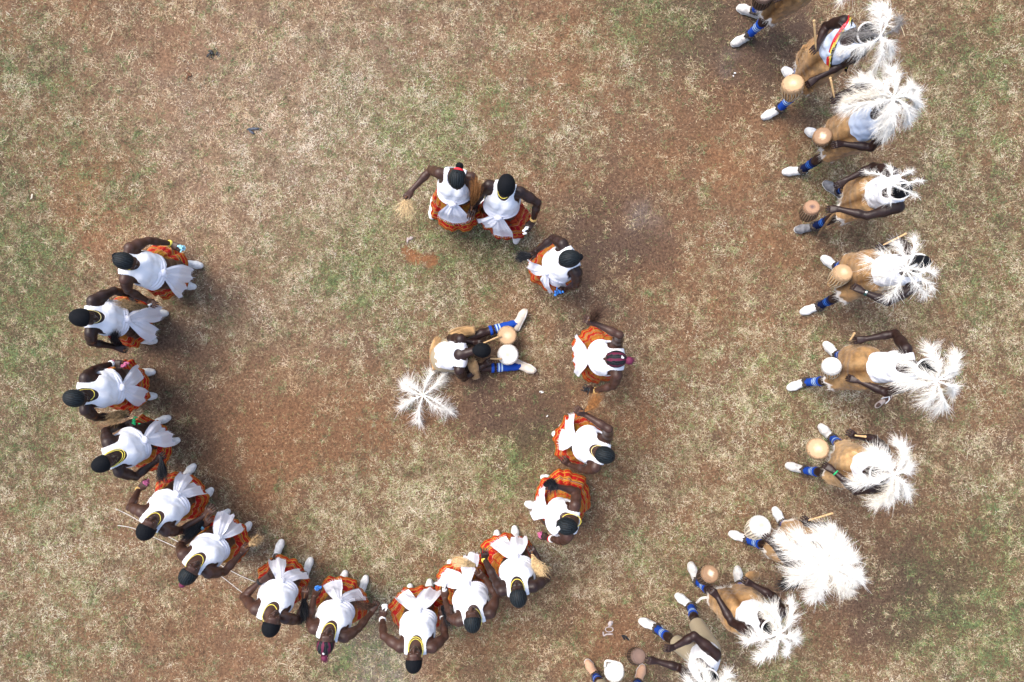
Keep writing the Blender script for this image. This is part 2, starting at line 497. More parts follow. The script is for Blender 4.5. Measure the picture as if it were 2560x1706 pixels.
def strand_mat(name, c, amt=0.3, rough=0.75, trans=0.0):
    m = mat(name, c, rough, 0.2)
    n = noise(m, 45, 2)
    Lk(m, ramp(m, n, [(0.3, tuple(x * (1 - amt) for x in c)), (0.7, tuple(min(0.95, x * (1 + amt)) for x in c))]), bsdf(m).inputs['Base Color'])
    return m
PL_WHITE = strand_mat('white plume hair', (0.80, 0.78, 0.72), 0.16)
PL_CREAM = strand_mat('cream plume hair', (0.72, 0.68, 0.59), 0.2)
PL_GREY = strand_mat('grey plume hair', (0.20, 0.19, 0.18), 0.5)
PL_BLACK = strand_mat('black hair', (0.010, 0.011, 0.014), 0.3, 0.5)
PL_BROWN = strand_mat('brown hair', (0.055, 0.028, 0.018), 0.6)
PL_RUST = strand_mat('rust brown hair', (0.27, 0.12, 0.04), 0.5)
PL_BLOND = strand_mat('blond hair', (0.68, 0.47, 0.25), 0.5)
PL_MIX = strand_mat('tan and dark hair', (0.30, 0.20, 0.10), 0.85)
STICK = plain('peeled wood', (0.50, 0.33, 0.16), 0.6, 30, 0.25)
QUILL = plain('quill', (0.70, 0.62, 0.45), 0.6)
LEATHER = plain('brown leather', (0.12, 0.05, 0.02), 0.6)

def drumskin(name, c, ctr):
    m = mat(name, c, 0.6, 0.3); t = atr(m, 'rad', 'Fac'); n = noise(m, 35, 3)
    tt = math_(m, 'ADD', t, math_(m, 'MULTIPLY', math_(m, 'SUBTRACT', n, 0.5), 0.5))
    Lk(m, ramp(m, tt, [(0.1, ctr), (0.5, c), (0.90, tuple(x * 0.85 for x in c)), (0.96, tuple(x * 0.45 for x in c)), (1.03, tuple(x * 0.9 for x in c))]), bsdf(m).inputs['Base Color'])
    bump(m, n, 0.003, 0.4); return m
DS_CREAM = drumskin('cream drum skin', (0.46, 0.30, 0.165), (0.60, 0.47, 0.31))
DS_WHITE = drumskin('white drum skin', (0.66, 0.64, 0.59), (0.55, 0.48, 0.37))
DS_BROWN = drumskin('brown drum skin', (0.34, 0.20, 0.12), (0.12, 0.075, 0.07))
DS_TAN = drumskin('tan drum skin', (0.30, 0.18, 0.10), (0.75, 0.62, 0.45))
DS_DULL = drumskin('dull brown drum skin', (0.17, 0.11, 0.085), (0.20, 0.13, 0.10))
def shellmat(name, c):
    m = mat(name, c, 0.7, 0.2); l = sepx(m, atr(m, 'st'))
    w = math_(m, 'ADD', math_(m, 'MULTIPLY', math_(m, 'SINE', math_(m, 'MULTIPLY', l[0], 22.0)), 0.5), 0.5)
    Lk(m, ramp(m, w, [(0.2, tuple(x * 0.4 for x in c)), (0.7, tuple(x * 1.25 for x in c))]), bsdf(m).inputs['Base Color'])
    bump(m, w, 0.006, 0.8); return m
SH_TAN = shellmat('laced tan shell', (0.46, 0.27, 0.12)); SH_WHITE = shellmat('laced pale shell', (0.62, 0.54, 0.42))
SH_DARK = shellmat('dark shell', (0.075, 0.045, 0.03)); SH_BR = shellmat('brown shell', (0.16, 0.10, 0.06))
# ------------------------------------------------------------------ ground: one sheet, then the dry turf on it
# (u, v, radius in photo px, kind, strength) -- where turf and ground tones differ, 'd' just darker
ZONES = [
 (60, 500, 220, 'g', 0.19), (100, 1000, 220, 'g', 0.17), (120, 1300, 220, 'g', 0.14), (150, 1600, 220, 'g', 0.17), (1050, 450, 300, 'g', 0.12), (950, 720, 200, 'g', 0.17), (1150, 1250, 220, 'g', 0.14), (1000, 1450, 260, 'g', 0.08), (1650, 1000, 220, 'g', 0.10), (2450, 500, 300, 'g', 0.17), (2450, 900, 260, 'g', 0.12), (2000, 1000, 200, 'g', 0.11), (2400, 1250, 240, 'g', 0.17), (1700, 100, 240, 'g', 0.14), (2400, 100, 240, 'g', 0.17), (80, 200, 220, 'g', 0.17), (1700, 1500, 240, 'g', 0.11), (1350, 1650, 240, 'g', 0.07),
 (30, 700, 150, 'g', .9), (60, 850, 130, 'g', .9), (20, 380, 90, 'g', .6), (20, 150, 110, 'g', .5), (130, 170, 70, 'g', .5), (290, 440, 110, 'g', .55), (140, 330, 70, 'g', .4),
 (880, 660, 120, 'g', .7), (820, 690, 80, 'g', .6), (960, 600, 90, 'g', .4), (1150, 620, 130, 'g', .75), (1230, 640, 80, 'g', .7), (970, 300, 110, 'g', .45), (1120, 290, 120, 'g', .5),
 (1130, 370, 100, 'g', .4), (860, 220, 70, 'g', .3), (1040, 350, 200, 's', .6), (980, 740, 160, 's', .4), (920, 560, 160, 's', .5), (1260, 230, 90, 'g', .35),
 (700, 620, 60, 'g', .35), (730, 520, 60, 'g', .3), (1290, 1130, 80, 'g', .8), (1230, 1170, 60, 'g', .5), (1130, 1200, 130, 's', .6), (980, 1180, 160, 's', .7), (1000, 1300, 180, 's', .6),
 (820, 1200, 110, 's', .5), (1260, 1360, 120, 's', .4), (900, 1370, 120, 's', .4), (1420, 1220, 60, 'g', .3), (1800, 960, 150, 's', .7), (1750, 1000, 90, 's', .5), (1480, 560, 100, 'd', .7),
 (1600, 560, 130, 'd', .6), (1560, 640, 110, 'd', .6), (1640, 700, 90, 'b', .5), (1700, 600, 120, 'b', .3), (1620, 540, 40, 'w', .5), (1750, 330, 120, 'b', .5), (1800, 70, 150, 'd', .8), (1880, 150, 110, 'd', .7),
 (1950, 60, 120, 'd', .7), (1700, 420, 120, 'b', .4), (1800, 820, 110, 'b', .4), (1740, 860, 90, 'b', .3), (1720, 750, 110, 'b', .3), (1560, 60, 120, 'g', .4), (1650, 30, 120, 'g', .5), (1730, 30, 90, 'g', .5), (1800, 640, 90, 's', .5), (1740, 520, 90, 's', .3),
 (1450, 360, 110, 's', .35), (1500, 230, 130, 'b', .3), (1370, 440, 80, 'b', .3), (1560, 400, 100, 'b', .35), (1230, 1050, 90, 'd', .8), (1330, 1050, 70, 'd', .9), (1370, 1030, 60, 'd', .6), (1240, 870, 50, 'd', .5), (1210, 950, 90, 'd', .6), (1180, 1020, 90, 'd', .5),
 (860, 1070, 160, 'b', .7), (700, 1080, 150, 'b', .35), (1000, 1080, 120, 'b', .6), (560, 1050, 120, 'b', .35), (620, 1180, 130, 'r', .25), (600, 980, 110, 'b', .3), (680, 940, 120, 'b', .3), (490, 1080, 80, 'd', .5), (420, 860, 80, 'd', .4), (470, 960, 90, 'd', .45),
 (640, 1280, 110, 'r', .2), (760, 1010, 100, 'b', .4), (1500, 1050, 120, 'b', .4), (1650, 1080, 110, 'b', .4), (1720, 1150, 120, 's', .3), (1550, 1250, 110, 'b', .3), (1600, 1060, 80, 'r', .2), (1860, 1200, 110, 'b', .3),
 (2420, 1450, 170, 'g', .85), (2480, 1600, 160, 'g', .9), (2350, 1550, 120, 'g', .7), (2510, 1300, 90, 'g', .6), (2430, 1330, 80, 'b', .4), (2280, 1450, 140, 'd', .75), (2200, 1530, 110, 'd', .7), (2130, 1600, 100, 'b', .4), (2270, 1330, 120, 'b', .45),
 (2300, 600, 120, 'g', .35), (2440, 740, 110, 'g', .5), (2530, 560, 90, 'g', .5), (2420, 380, 110, 'g', .35), (2520, 900, 120, 's', .4), (2450, 1000, 120, 'b', .25), (2400, 200, 120, 'g', .4), (2530, 120, 120, 'g', .5), (2470, 60, 90, 'b', .4), (2400, 120, 80, 'd', .4),
 (2020, 420, 60, 'g', .4), (2080, 480, 90, 'g', .5), (1980, 620, 90, 'b', .4), (2250, 780, 110, 's', .3), (1960, 1060, 110, 'g', .35), (1920, 980, 120, 's', .35), (2080, 1060, 90, 's', .3), (1900, 1230, 90, 's', .3), (2150, 1080, 90, 'b', .3),
 (120, 1060, 150, 'g', .3), (80, 1150, 130, 'g', .35), (110, 1400, 170, 's', .45), (200, 1520, 170, 's', .3), (250, 1600, 160, 'b', .3), (60, 1640, 120, 'g', .35), (550, 1600, 120, 'b', .35), (420, 1560, 120, 'b', .3), (860, 1660, 110, 'g', .6), (920, 1640, 90, 'g', .6), (960, 1690, 80, 'w', .8), (900, 1600, 60, 'w', .5),
 (960, 1630, 50, 'w', .6), (1200, 1640, 130, 'b', .35), (1300, 1600, 120, 'b', .3), (1240, 1690, 90, 'g', .3), (1700, 1380, 90, 'g', .3), (1560, 1400, 130, 's', .3), (1420, 1560, 130, 'b', .25), (1560, 1620, 80, 'r', .4), (1480, 1600, 90, 'b', .3), (1850, 1650, 110, 'g', .3), (2000, 1690, 120, 'g', .5),
 (600, 200, 220, 'p', .7), (760, 340, 220, 'p', .7), (900, 150, 200, 'p', .6), (560, 420, 200, 'p', .6), (820, 460, 160, 'p', .5), (700, 60, 200, 'p', .3), (430, 320, 110, 'p', .4), (300, 200, 120, 'p', .4), (440, 560, 150, 'b', .3), (1100, 110, 200, 'p', .3), (500, 640, 120, 'p', .3), (560, 780, 150, 'p', .4), (760, 800, 150, 'p', .4), (680, 560, 140, 'p', .4),
 (500, 90, 60, 'b', .4), (270, 60, 120, 'b', .35), (420, 120, 90, 'r', .25), (240, 420, 60, 'r', .35), (180, 470, 90, 'r', .35), (280, 560, 110, 'r', .3), (560, 320, 60, 'r', .2),
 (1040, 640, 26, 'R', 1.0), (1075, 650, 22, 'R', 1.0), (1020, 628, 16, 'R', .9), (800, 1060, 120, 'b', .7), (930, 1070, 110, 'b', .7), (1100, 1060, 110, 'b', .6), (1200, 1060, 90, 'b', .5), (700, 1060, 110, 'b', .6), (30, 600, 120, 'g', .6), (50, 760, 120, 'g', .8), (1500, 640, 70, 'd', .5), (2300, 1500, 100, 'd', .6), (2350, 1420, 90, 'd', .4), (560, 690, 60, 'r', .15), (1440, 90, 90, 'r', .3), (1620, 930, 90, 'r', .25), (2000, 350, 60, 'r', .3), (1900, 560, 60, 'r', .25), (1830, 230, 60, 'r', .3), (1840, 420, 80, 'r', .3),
 (250, 880, 60, 'g', .4), (120, 690, 90, 'g', .6), (110, 590, 70, 'g', .4), (1330, 1090, 60, 'g', .7), (1960, 240, 60, 'g', .3), (1730, 200, 80, 's', .3), (1830, 160, 30, 'w', .3)]
KI = {'g': 0, 's': 1, 'b': 2, 'd': 3, 'r': 4, 'p': 5, 'w': 6, 'R': 7}
def zones(x, y):
    wx = (fbm(x, y, 0.35, 31) - 0.5) * 0.55; wy = (fbm(x, y, 0.35, 41) - 0.5) * 0.55
    out = np.zeros((8,) + x.shape)
    for u, v, r, k, s in ZONES:
        c = P(u, v, 0); rr = r * CAMZ / FPX
        w_ = 0.25 if k == 'R' else 1.0
        d2 = ((x + wx * w_ - c[0]) ** 2 + (y + wy * w_ - c[1]) ** 2) / rr ** 2
        val = s * (np.exp(-d2 * 1.1) if k != 'R' else np.clip(1.6 - 1.6 * d2, 0, 1))
        out[KI[k]] = 1 - (1 - out[KI[k]]) * (1 - val)
    return out
def mixA(a, b, f): return a * (1 - f[..., None]) + A(b) * f[..., None]

xi = np.arange(-8.0, 8.001, 0.04); yi = np.arange(-6.0, 6.001, 0.04)
ext = A([8.5, 10, 14, 22, 40, 80, 180, 400.0])
xs = np.concatenate([-ext[::-1], xi, ext]); ys = np.concatenate([-(ext[::-1] - 2), yi, ext - 2])
GX, GY = np.meshgrid(xs, ys, indexing='ij')
Zg = zones(GX, GY)
n1 = fbm(GX, GY, 1.6, 3); n2 = fbm(GX, GY, 0.3, 9); n3 = fbm(GX, GY, 0.09, 12)
soil = np.zeros(GX.shape + (3,)) + A([0.195, 0.118, 0.072])
soil = mixA(soil, (0.235, 0.135, 0.078), np.clip(n1 * 2 - 0.7, 0, 1)); soil = mixA(soil, (0.15, 0.10, 0.07), np.clip(n2 * 2.4 - 1.0, 0, 1))
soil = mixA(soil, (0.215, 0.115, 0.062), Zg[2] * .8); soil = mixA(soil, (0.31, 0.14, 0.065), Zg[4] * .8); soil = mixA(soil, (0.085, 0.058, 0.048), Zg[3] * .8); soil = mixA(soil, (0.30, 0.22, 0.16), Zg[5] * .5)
soil = mixA(soil, (0.09, 0.085, 0.045), Zg[0] * .5); soil = mixA(soil, (0.30, 0.29, 0.28), Zg[6] * .5); soil = mixA(soil, (0.27, 0.125, 0.058), Zg[7] * .9)
far_ = np.clip((np.maximum(np.abs(GX) - 7.6, np.abs(GY) - 5.6)) / 1.0, 0, 1); soil = mixA(soil, (0.27, 0.205, 0.125), far_)
hz = (n2 - 0.5) * 0.03 + (n3 - 0.5) * 0.018 - 0.004
hz = np.where((np.abs(GX) < 8) & (np.abs(GY) < 6), hz, 0) - 0.004
nx_, ny_ = GX.shape
Vg = np.stack([GX, GY, hz], 2).reshape(-1, 3)
ii = (np.arange(nx_ - 1)[:, None] * ny_ + np.arange(ny_ - 1)[None, :]).ravel()
Qg = np.stack([ii, ii + ny_, ii + ny_ + 1, ii + 1], 1)
SOIL = mat('trodden soil', (0.2, 0.12, 0.08), 0.95, 0.1)
sc_ = atr(SOIL, 'soil', 'Color')
gv = N(SOIL, 'ShaderNodeTexCoord').outputs['Object']
na = noise(SOIL, 34, 5, gv, 0.65); nb = noise(SOIL, 170, 4, gv, 0.7)
c_ = mixc(SOIL, 1.0, sc_, ramp(SOIL, na, [(0.3, (0.45, 0.42, 0.40)), (0.55, (1, 1, 1)), (0.72, (1.5, 1.45, 1.35))]), 'MULTIPLY')
c_ = mixc(SOIL, 1.0, c_, ramp(SOIL, nb, [(0.3, (0.5, 0.5, 0.5)), (0.52, (1, 1, 1)), (0.70, (1.9, 1.8, 1.6))]), 'MULTIPLY')
Lk(SOIL, c_, bsdf(SOIL).inputs['Base Color'])
bump(SOIL, math_(SOIL, 'ADD', na, math_(SOIL, 'MULTIPLY', nb, 0.5)), 0.03, 0.8)
me = fast_mesh('ground', Vg, Qg, None); attr(me, 'soil', np.concatenate([soil.reshape(-1, 3), np.ones((nx_ * ny_, 1))], 1))
me.materials.append(SOIL)
go = bpy.data.objects.new('ground', me); COL.objects.link(go); tag(go, 'trodden reddish brown soil under thin dry grass', 'ground', None, 'structure')

def ground_z(x, y):
    return (fbm(x, y, 0.3, 9) - 0.5) * 0.03 + (fbm(x, y, 0.09, 12) - 0.5) * 0.018 - 0.008

def turf(n, W, H, lmin, lmax, wmin, wmax, seed, lift, hole=None):
    r = np.random.default_rng(seed)
    x, y = r.uniform(-W, W, n), r.uniform(-H, H, n)
    if hole: o_ = (np.abs(x) > hole[0]) | (np.abs(y) > hole[1]); x, y = x[o_], y[o_]; n = len(x)
    z = zones(x, y); patch = fbm(x, y, 0.16, 77, 3); big = fbm(x, y, 0.8, 5, 4)
    dens = 0.50 + 0.75 * (patch - 0.5) * 2 + 0.5 * (big - 0.5)
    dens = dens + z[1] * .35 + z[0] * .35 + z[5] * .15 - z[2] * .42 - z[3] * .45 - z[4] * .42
    keep = (r.random(n) < np.clip(dens, 0.10, 1)) & (z[7] < .25 + 0.9 * r.random(n) ** 1.5)
    x, y, z, patch, big = x[keep], y[keep], z[:, keep], patch[keep], big[keep]; n = len(x)
    az = r.uniform(0, 2 * math.pi, n); el = np.radians(r.uniform(3, 38, n) + 18 * z[0] * r.random(n))
    # tufts: some blades gather round a shared root and lean outwards from it
    nt = n // 70; tu = r.integers(0, nt, n); isf = r.random(n) < 0.20
    tx, ty = x[tu % n], y[tu % n]
    rad = np.abs(r.normal(size=n)) * 0.018
    x = np.where(isf, tx + np.cos(az) * rad, x); y = np.where(isf, ty + np.sin(az) * rad, y)
    el = np.where(isf, np.radians(r.uniform(12, 60, n)), el)
    tc = r.random(nt)
    Lb = r.uniform(lmin, lmax, n) * (0.6 + 0.8 * patch) * (1 + 0.2 * z[1]); w = r.uniform(wmin, wmax, n)
    gz = ground_z(x, y)
    b = np.stack([x, y, gz], 1)
    d = np.stack([np.cos(az) * np.cos(el), np.sin(az) * np.cos(el), np.sin(el)], 1)
    cv = r.normal(size=n) * 0.45
    d2 = np.stack([np.cos(az + cv) * np.cos(el * .2), np.sin(az + cv) * np.cos(el * .2), np.sin(el * .2) - 0.10], 1)
    m_ = b + d * (Lb * .5)[:, None]; t = m_ + d2 * (Lb * .5)[:, None]
    m_[:, 2] += lift; t[:, 2] = np.maximum(t[:, 2] + lift, gz + 0.004)
    s = np.stack([-np.sin(az), np.cos(az), r.normal(size=n) * .35], 1) * (w / 2)[:, None]
    V = np.stack([b - s, b + s, m_ - s, m_ + s, t], 1).reshape(-1, 3)
    k = np.arange(n)[:, None] * 5
    Q = k + A([[0, 1, 3, 2]]); T = k + A([[2, 3, 4]])
    # colours of single blades, dark brown litter to bleached straw, with clumps that share a tone; greens apart
    pal = A([(0.085, 0.060, 0.040), (0.175, 0.118, 0.072), (0.295, 0.222, 0.135), (0.425, 0.345, 0.22), (0.56, 0.48, 0.33), (0.63, 0.57, 0.44)])
    f1 = fbm(x, y, 0.055, 91, 2); f2 = fbm(x, y, 0.22, 95, 3)
    q = 0.64 * r.random(n) ** 1.1 + 0.85 * (f1 - 0.5) + 0.80 * (f2 - 0.5) + 0.15 + 0.05 * (big - 0.5)
    q = np.where(isf, q * 0.5 + 0.5 * (0.15 + 0.7 * tc[tu]), q)
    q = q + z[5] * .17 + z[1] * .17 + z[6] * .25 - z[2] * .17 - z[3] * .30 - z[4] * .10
    q = np.clip(q, 0, 0.999) * 5; i0 = q.astype(int); fr = (q - i0)[:, None]
    col = pal[i0] * (1 - fr) + pal[np.minimum(i0 + 1, 5)] * fr
    rd = np.clip(.45 * fbm(x, y, 0.5, 55, 3) + .55 * z[4] + .28 * z[2] - .08 - .5 * z[1] - .3 * z[0], 0, 1)[:, None]
    col = col * (1 - rd) + col * A([1.18, 0.90, 0.68]) * rd
    pk = np.clip(z[5] * .8, 0, 1)[:, None]; col = col * (1 - pk) + col * A([1.02, 0.98, 1.0]) * pk
    gf = fbm(x, y, 0.13, 63, 3)
    pg = 0.02 + 0.85 * z[0] * np.clip(0.4 + 1.6 * (gf - 0.25), 0.2, 1.4) + np.clip(gf - 0.54, 0, 1) * 1.7 + 0.14 * z[1]
    pg = np.where(isf & (tc[tu] > 0.86), pg + 0.45, pg)
    gp = A([(0.075, 0.115, 0.045), (0.15, 0.21, 0.095), (0.25, 0.28, 0.11), (0.42, 0.44, 0.23)])
    gi = np.clip((r.random(n) * 2.2 + 2.6 * (f1 - 0.3) + 1.1 * z[1]).astype(int), 0, 3)
    isg = r.random(n) < pg
    col = np.where(isg[:, None], gp[gi] * (1 - .3 * z[3])[:, None], col)
    col = col * r.uniform(0.8, 1.2, n)[:, None]
    C = np.concatenate([np.repeat(col, 5, 0), np.ones((n * 5, 1))], 1)
    
    return (V, Q, T), C
GRASS = mat('grass blades', (0.3, 0.25, 0.15), 0.8, 0.12)
Lk(GRASS, atr(GRASS, 'blade', 'Color'), bsdf(GRASS).inputs['Base Color'])
bsdf(GRASS).inputs['Subsurface Weight'].default_value = 0.0
Q_ = 1.0
for nm, n, args, lab in (('dry_grass', int(1300000 * Q_), (7.0, 4.8, 0.014, 0.048, 0.0024, 0.0050, 11, 0.002), 'short dry straw coloured grass with green tufts over the whole field'),):
    g, C = turf(n, *args)
    g2, C2 = turf(15000, 7.0, 4.8, 0.06, 0.15, 0.002, 0.0036, 12, 0.006)
    g3, C3 = turf(620000, 10.5, 8.0, 0.02, 0.07, 0.004, 0.008, 13, 0.002, (6.98, 4.78)); nn_ = len(g[0]); n3_ = nn_ + len(g2[0])
    G = (np.concatenate([g[0], g2[0], g3[0]]), np.concatenate([g[1], g2[1] + nn_, g3[1] + n3_]), np.concatenate([g[2], g2[2] + nn_, g3[2] + n3_]))
    me = fast_mesh(nm, *G, smooth=False); attr(me, 'blade', np.concatenate([C, C2 * A([1.15, 1.15, 1.15, 1]), C3])); me.materials.append(GRASS)
    o = bpy.data.objects.new(nm, me); COL.objects.link(o); tag(o, lab, 'grass', None, 'stuff')
# ------------------------------------------------------------------ people
def hand_prims(W, F, curl, k_out, flip=1.0, scale=1.0):
    """palm, four unequal bent fingers and a thumb; W wrist, F where the fingers point"""
    d = nrm(F - W); _, side, up = basis(d)
    up = up * flip; pr = []
    s = scale
    kn = W + d * 0.085 * s
    for i, o in enumerate((-0.031, -0.010, 0.011, 0.030)):
        pr.append(C_(W + side * o * 0.45, kn + side * o + up * 0.003 * (1.5 - abs(i - 1.5)), 0.0175 * s, 0.0125 * s, 0.012))
    ln = (0.068, 0.080, 0.075, 0.058)
    for i, o in enumerate((-0.033, -0.011, 0.012, 0.033)):
        p = kn + side * o; a = curl * 0.35; dd = nrm(d + side * o * (5.0 * (1 - curl)))
        for j, f in enumerate((0.46, 0.32, 0.22)):
            q = p + (dd * math.cos(a) - up * math.sin(a)) * ln[i] * f * s
            pr.append(C_(p, q, (0.0095 - 0.0008 * j) * s, (0.0088 - 0.0009 * j) * s, 0.003))
            p = q; a += curl * 0.95
    t0 = W + d * 0.028 * s + side * k_out * 0.024
    t1 = t0 + (side * k_out * (0.75 - 0.45 * curl) + d * 0.75 - up * 0.25) * 0.042 * s
    t2 = t1 + (side * k_out * (0.35 - 0.75 * curl) + d * 0.9 - up * 0.35 * (0.4 + curl)) * 0.036 * s
    pr += [C_(t0, t1, 0.0135 * s, 0.0105 * s, 0.010), C_(t1, t2, 0.0105 * s, 0.0085 * s, 0.003)]
    return pr

def ik(a, b, l1, l2, bend):
    v = b - a; D = np.linalg.norm(v); d = v / D
    if D > (l1 + l2) * 0.995: s = D / (l1 + l2) / 0.995; l1 *= s; l2 *= s
    x = (l1 * l1 - l2 * l2 + D * D) / (2 * D); y = math.sqrt(max(l1 * l1 - x * x, 1e-6))
    n = bend - d * float(bend @ d)
    return a + d * x + nrm(n) * y

def make_shoe(root, ank, d, up, mat_, lace=True):
    d, side, up = basis(d, up); side = np.cross(up, d)
    sc = 1.12 if lace else 1.0; base = ank - up * 0.085
    heel = base - d * 0.050 + up * 0.045; mid = base + d * 0.045 * sc + up * 0.047; bl = base + d * 0.112 * sc + up * 0.042; toe = base + d * 0.155 * sc + up * 0.036
    pr = [C_(heel, mid, 0.041 * sc, 0.040 * sc, 0.02), C_(mid, bl, 0.041 * sc, 0.047 * sc, 0.02), C_(bl, toe, 0.046 * sc, 0.038 * sc, 0.02),
          C_(heel + up * 0.02, ank + up * 0.012 - d * 0.012, 0.038, 0.037, 0.02), C_(ank + up * 0.0, bl + up * 0.01, 0.032, 0.022, 0.02)]
    def cut(lo):
        def f(D, X, Y, Z):
            h = (X - base[0]) * up[0] + (Y - base[1]) * up[1] + (Z - base[2]) * up[2]
            return np.maximum(D, lo - h)
        return f
    o = link('shoe', solid(pr, 0.008, 0, cut(0.006)), mat_, root)
    def cut2(D, X, Y, Z):
        h = (X - base[0]) * up[0] + (Y - base[1]) * up[1] + (Z - base[2]) * up[2]
        return np.maximum(np.maximum(D, 0.002 - h), h - 0.024)
    link('sole', solid(pr[:3], 0.008, 0.006, cut2), SOLE, o)
    if lace:
        g = []
        for j in range(4):
            c = base + d * (0.045 + 0.022 * j) + up * (0.095 - 0.008 * j)
            w = 0.030
            g.append(tube([c - side * w - up * 0.014, c + up * 0.003, c + side * w - up * 0.014 + d * 0.008], 0.0035, 5))
        link('laces', merge(g), LACE, o)
    return o

def make_drum(spec):
    """spec: top px, z, bottom px, drop, radius, colours; a laced hand drum"""
    top = P(*spec['top'], spec['z']); bot = P(*spec['bot'], spec['z'] - spec.get('len', 0.26))
    if 'tilt' in spec: bot = top + A(spec['tilt'], float)
    ax = nrm(bot - top); Lh = spec.get('len', 0.26); bot = top + ax * Lh; R = spec['r']
    _, s, u = basis(ax, (0, 1, 0))
    r = thing('drum', spec['label'], 'drum', bot, 'hand drums of the drummers')
    prof = spec.get('prof', [(0, 0.97), (0.06, 1.03), (0.25, 1.06), (0.5, 1.0), (0.75, 0.82), (1, 0.6)])
    n = 36
    V, st = [], []
    for t, q in prof:
        for k in range(n):
            a = 2 * math.pi * k / n; w = R * q
            V.append(top + ax * Lh * t + w * (math.cos(a) * s + math.sin(a) * u)); st.append(((k if k <= n // 2 else n - k) * 2 * math.pi / n, t, 0))
    m = len(prof)
    Q = [(i * n + k, i * n + (k + 1) % n, (i + 1) * n + (k + 1) % n, (i + 1) * n + k) for i in range(m - 1) for k in range(n)]
    V.append(bot); st.append((0, 1, 0)); T = [(m * n, (m - 1) * n + (k + 1) % n, (m - 1) * n + k) for k in range(n)]
    link('drum_shell', (V, Q, T), spec['shell'], r, {'st': A(st, float)})
    V, rad = [], []
    rr = [(0.0, -0.004), (0.35, -0.004), (0.7, -0.004), (0.9, -0.004), (0.99, -0.001), (1.04, 0.012), (1.075, 0.035), (1.05, 0.05)]
    for q, dz in rr:
        for k in range(n):
            a = 2 * math.pi * k / n; e = 1.0 if dz < 0.03 else 1.0 + 0.02 * (k % 2)
            zz = dz + (0.012 * (k % 2) if dz > 0.045 else 0)
            V.append(top + ax * zz + R * max(q, 0.02) * e * (math.cos(a) * s + math.sin(a) * u)); rad.append(q)
    Q = [(i * n + (k + 1) % n, i * n + k, (i + 1) * n + k, (i + 1) * n + (k + 1) % n) for i in range(len(rr) - 1) for k in range(n)]
    Q.append((0, 9, 18, 27)); Q = [q for q in Q]
    link('drum_skin', (V, Q, None), spec['skin'], r, {'rad': A(rad, float)})
    g = []
    for k in range(18):
        a = 2 * math.pi * k / 18
        rd = math.cos(a) * s + math.sin(a) * u; b = a + math.pi / 18
        rb = math.cos(b) * s + math.sin(b) * u
        g.append(tube([top + ax * 0.04 + rd * R * 1.075, top + ax * Lh * 0.5 + rb * R * 1.01, top + ax * Lh * 0.86 + rd * R * 0.76], 0.0035, 4, False))
    link('lacing', merge(g), spec.get('cord', QUILL), r)
    return r

def make_stick(a, b, label, r0=0.009, r1=0.012):
    pts = resample([a, (a + b) / 2 + A([0, 0, .004]), b], 7)
    g = merge([tube(pts, np.linspace(r0, r1, 7), 8), ball(b, r1 * 1.25)])
    o = link('drum_stick', g, STICK)
    return tag(o, label, 'drum stick', 'sticks in the hands of the drummers')

def make_whisk(hand, aim, path, mat_, label, n=420, s0=0.012, s1=0.07, curl=0.024, hl=0.10, hmat=LEATHER, width=0.0042):
    """hair whisk: handle at the hand, hair along path (world points)"""
    r = thing('hair_whisk', label, 'hair whisk', hand, 'hair whisks held by the dancers')
    p0 = A(path[0], float); d = nrm(p0 - A(aim, float)) if np.linalg.norm(p0 - A(aim, float)) > 1e-3 else nrm(A(path[1]) - p0)
    hb = A(aim, float)
    link('handle', merge([tube([hb - d * 0.02, (hb + p0) / 2, p0], [0.011, 0.010, 0.013], 10), ball(hb - d * 0.02, 0.014)]), hmat, r)
    link('whisk_hair', bundle(path, n, s0, s1, width, 8, curl), mat_, r)
    link('binding', ring(p0, *basis(d)[1:], 0.014, 0.014, 0.005, 12, 6), BLACK, r)
    return r

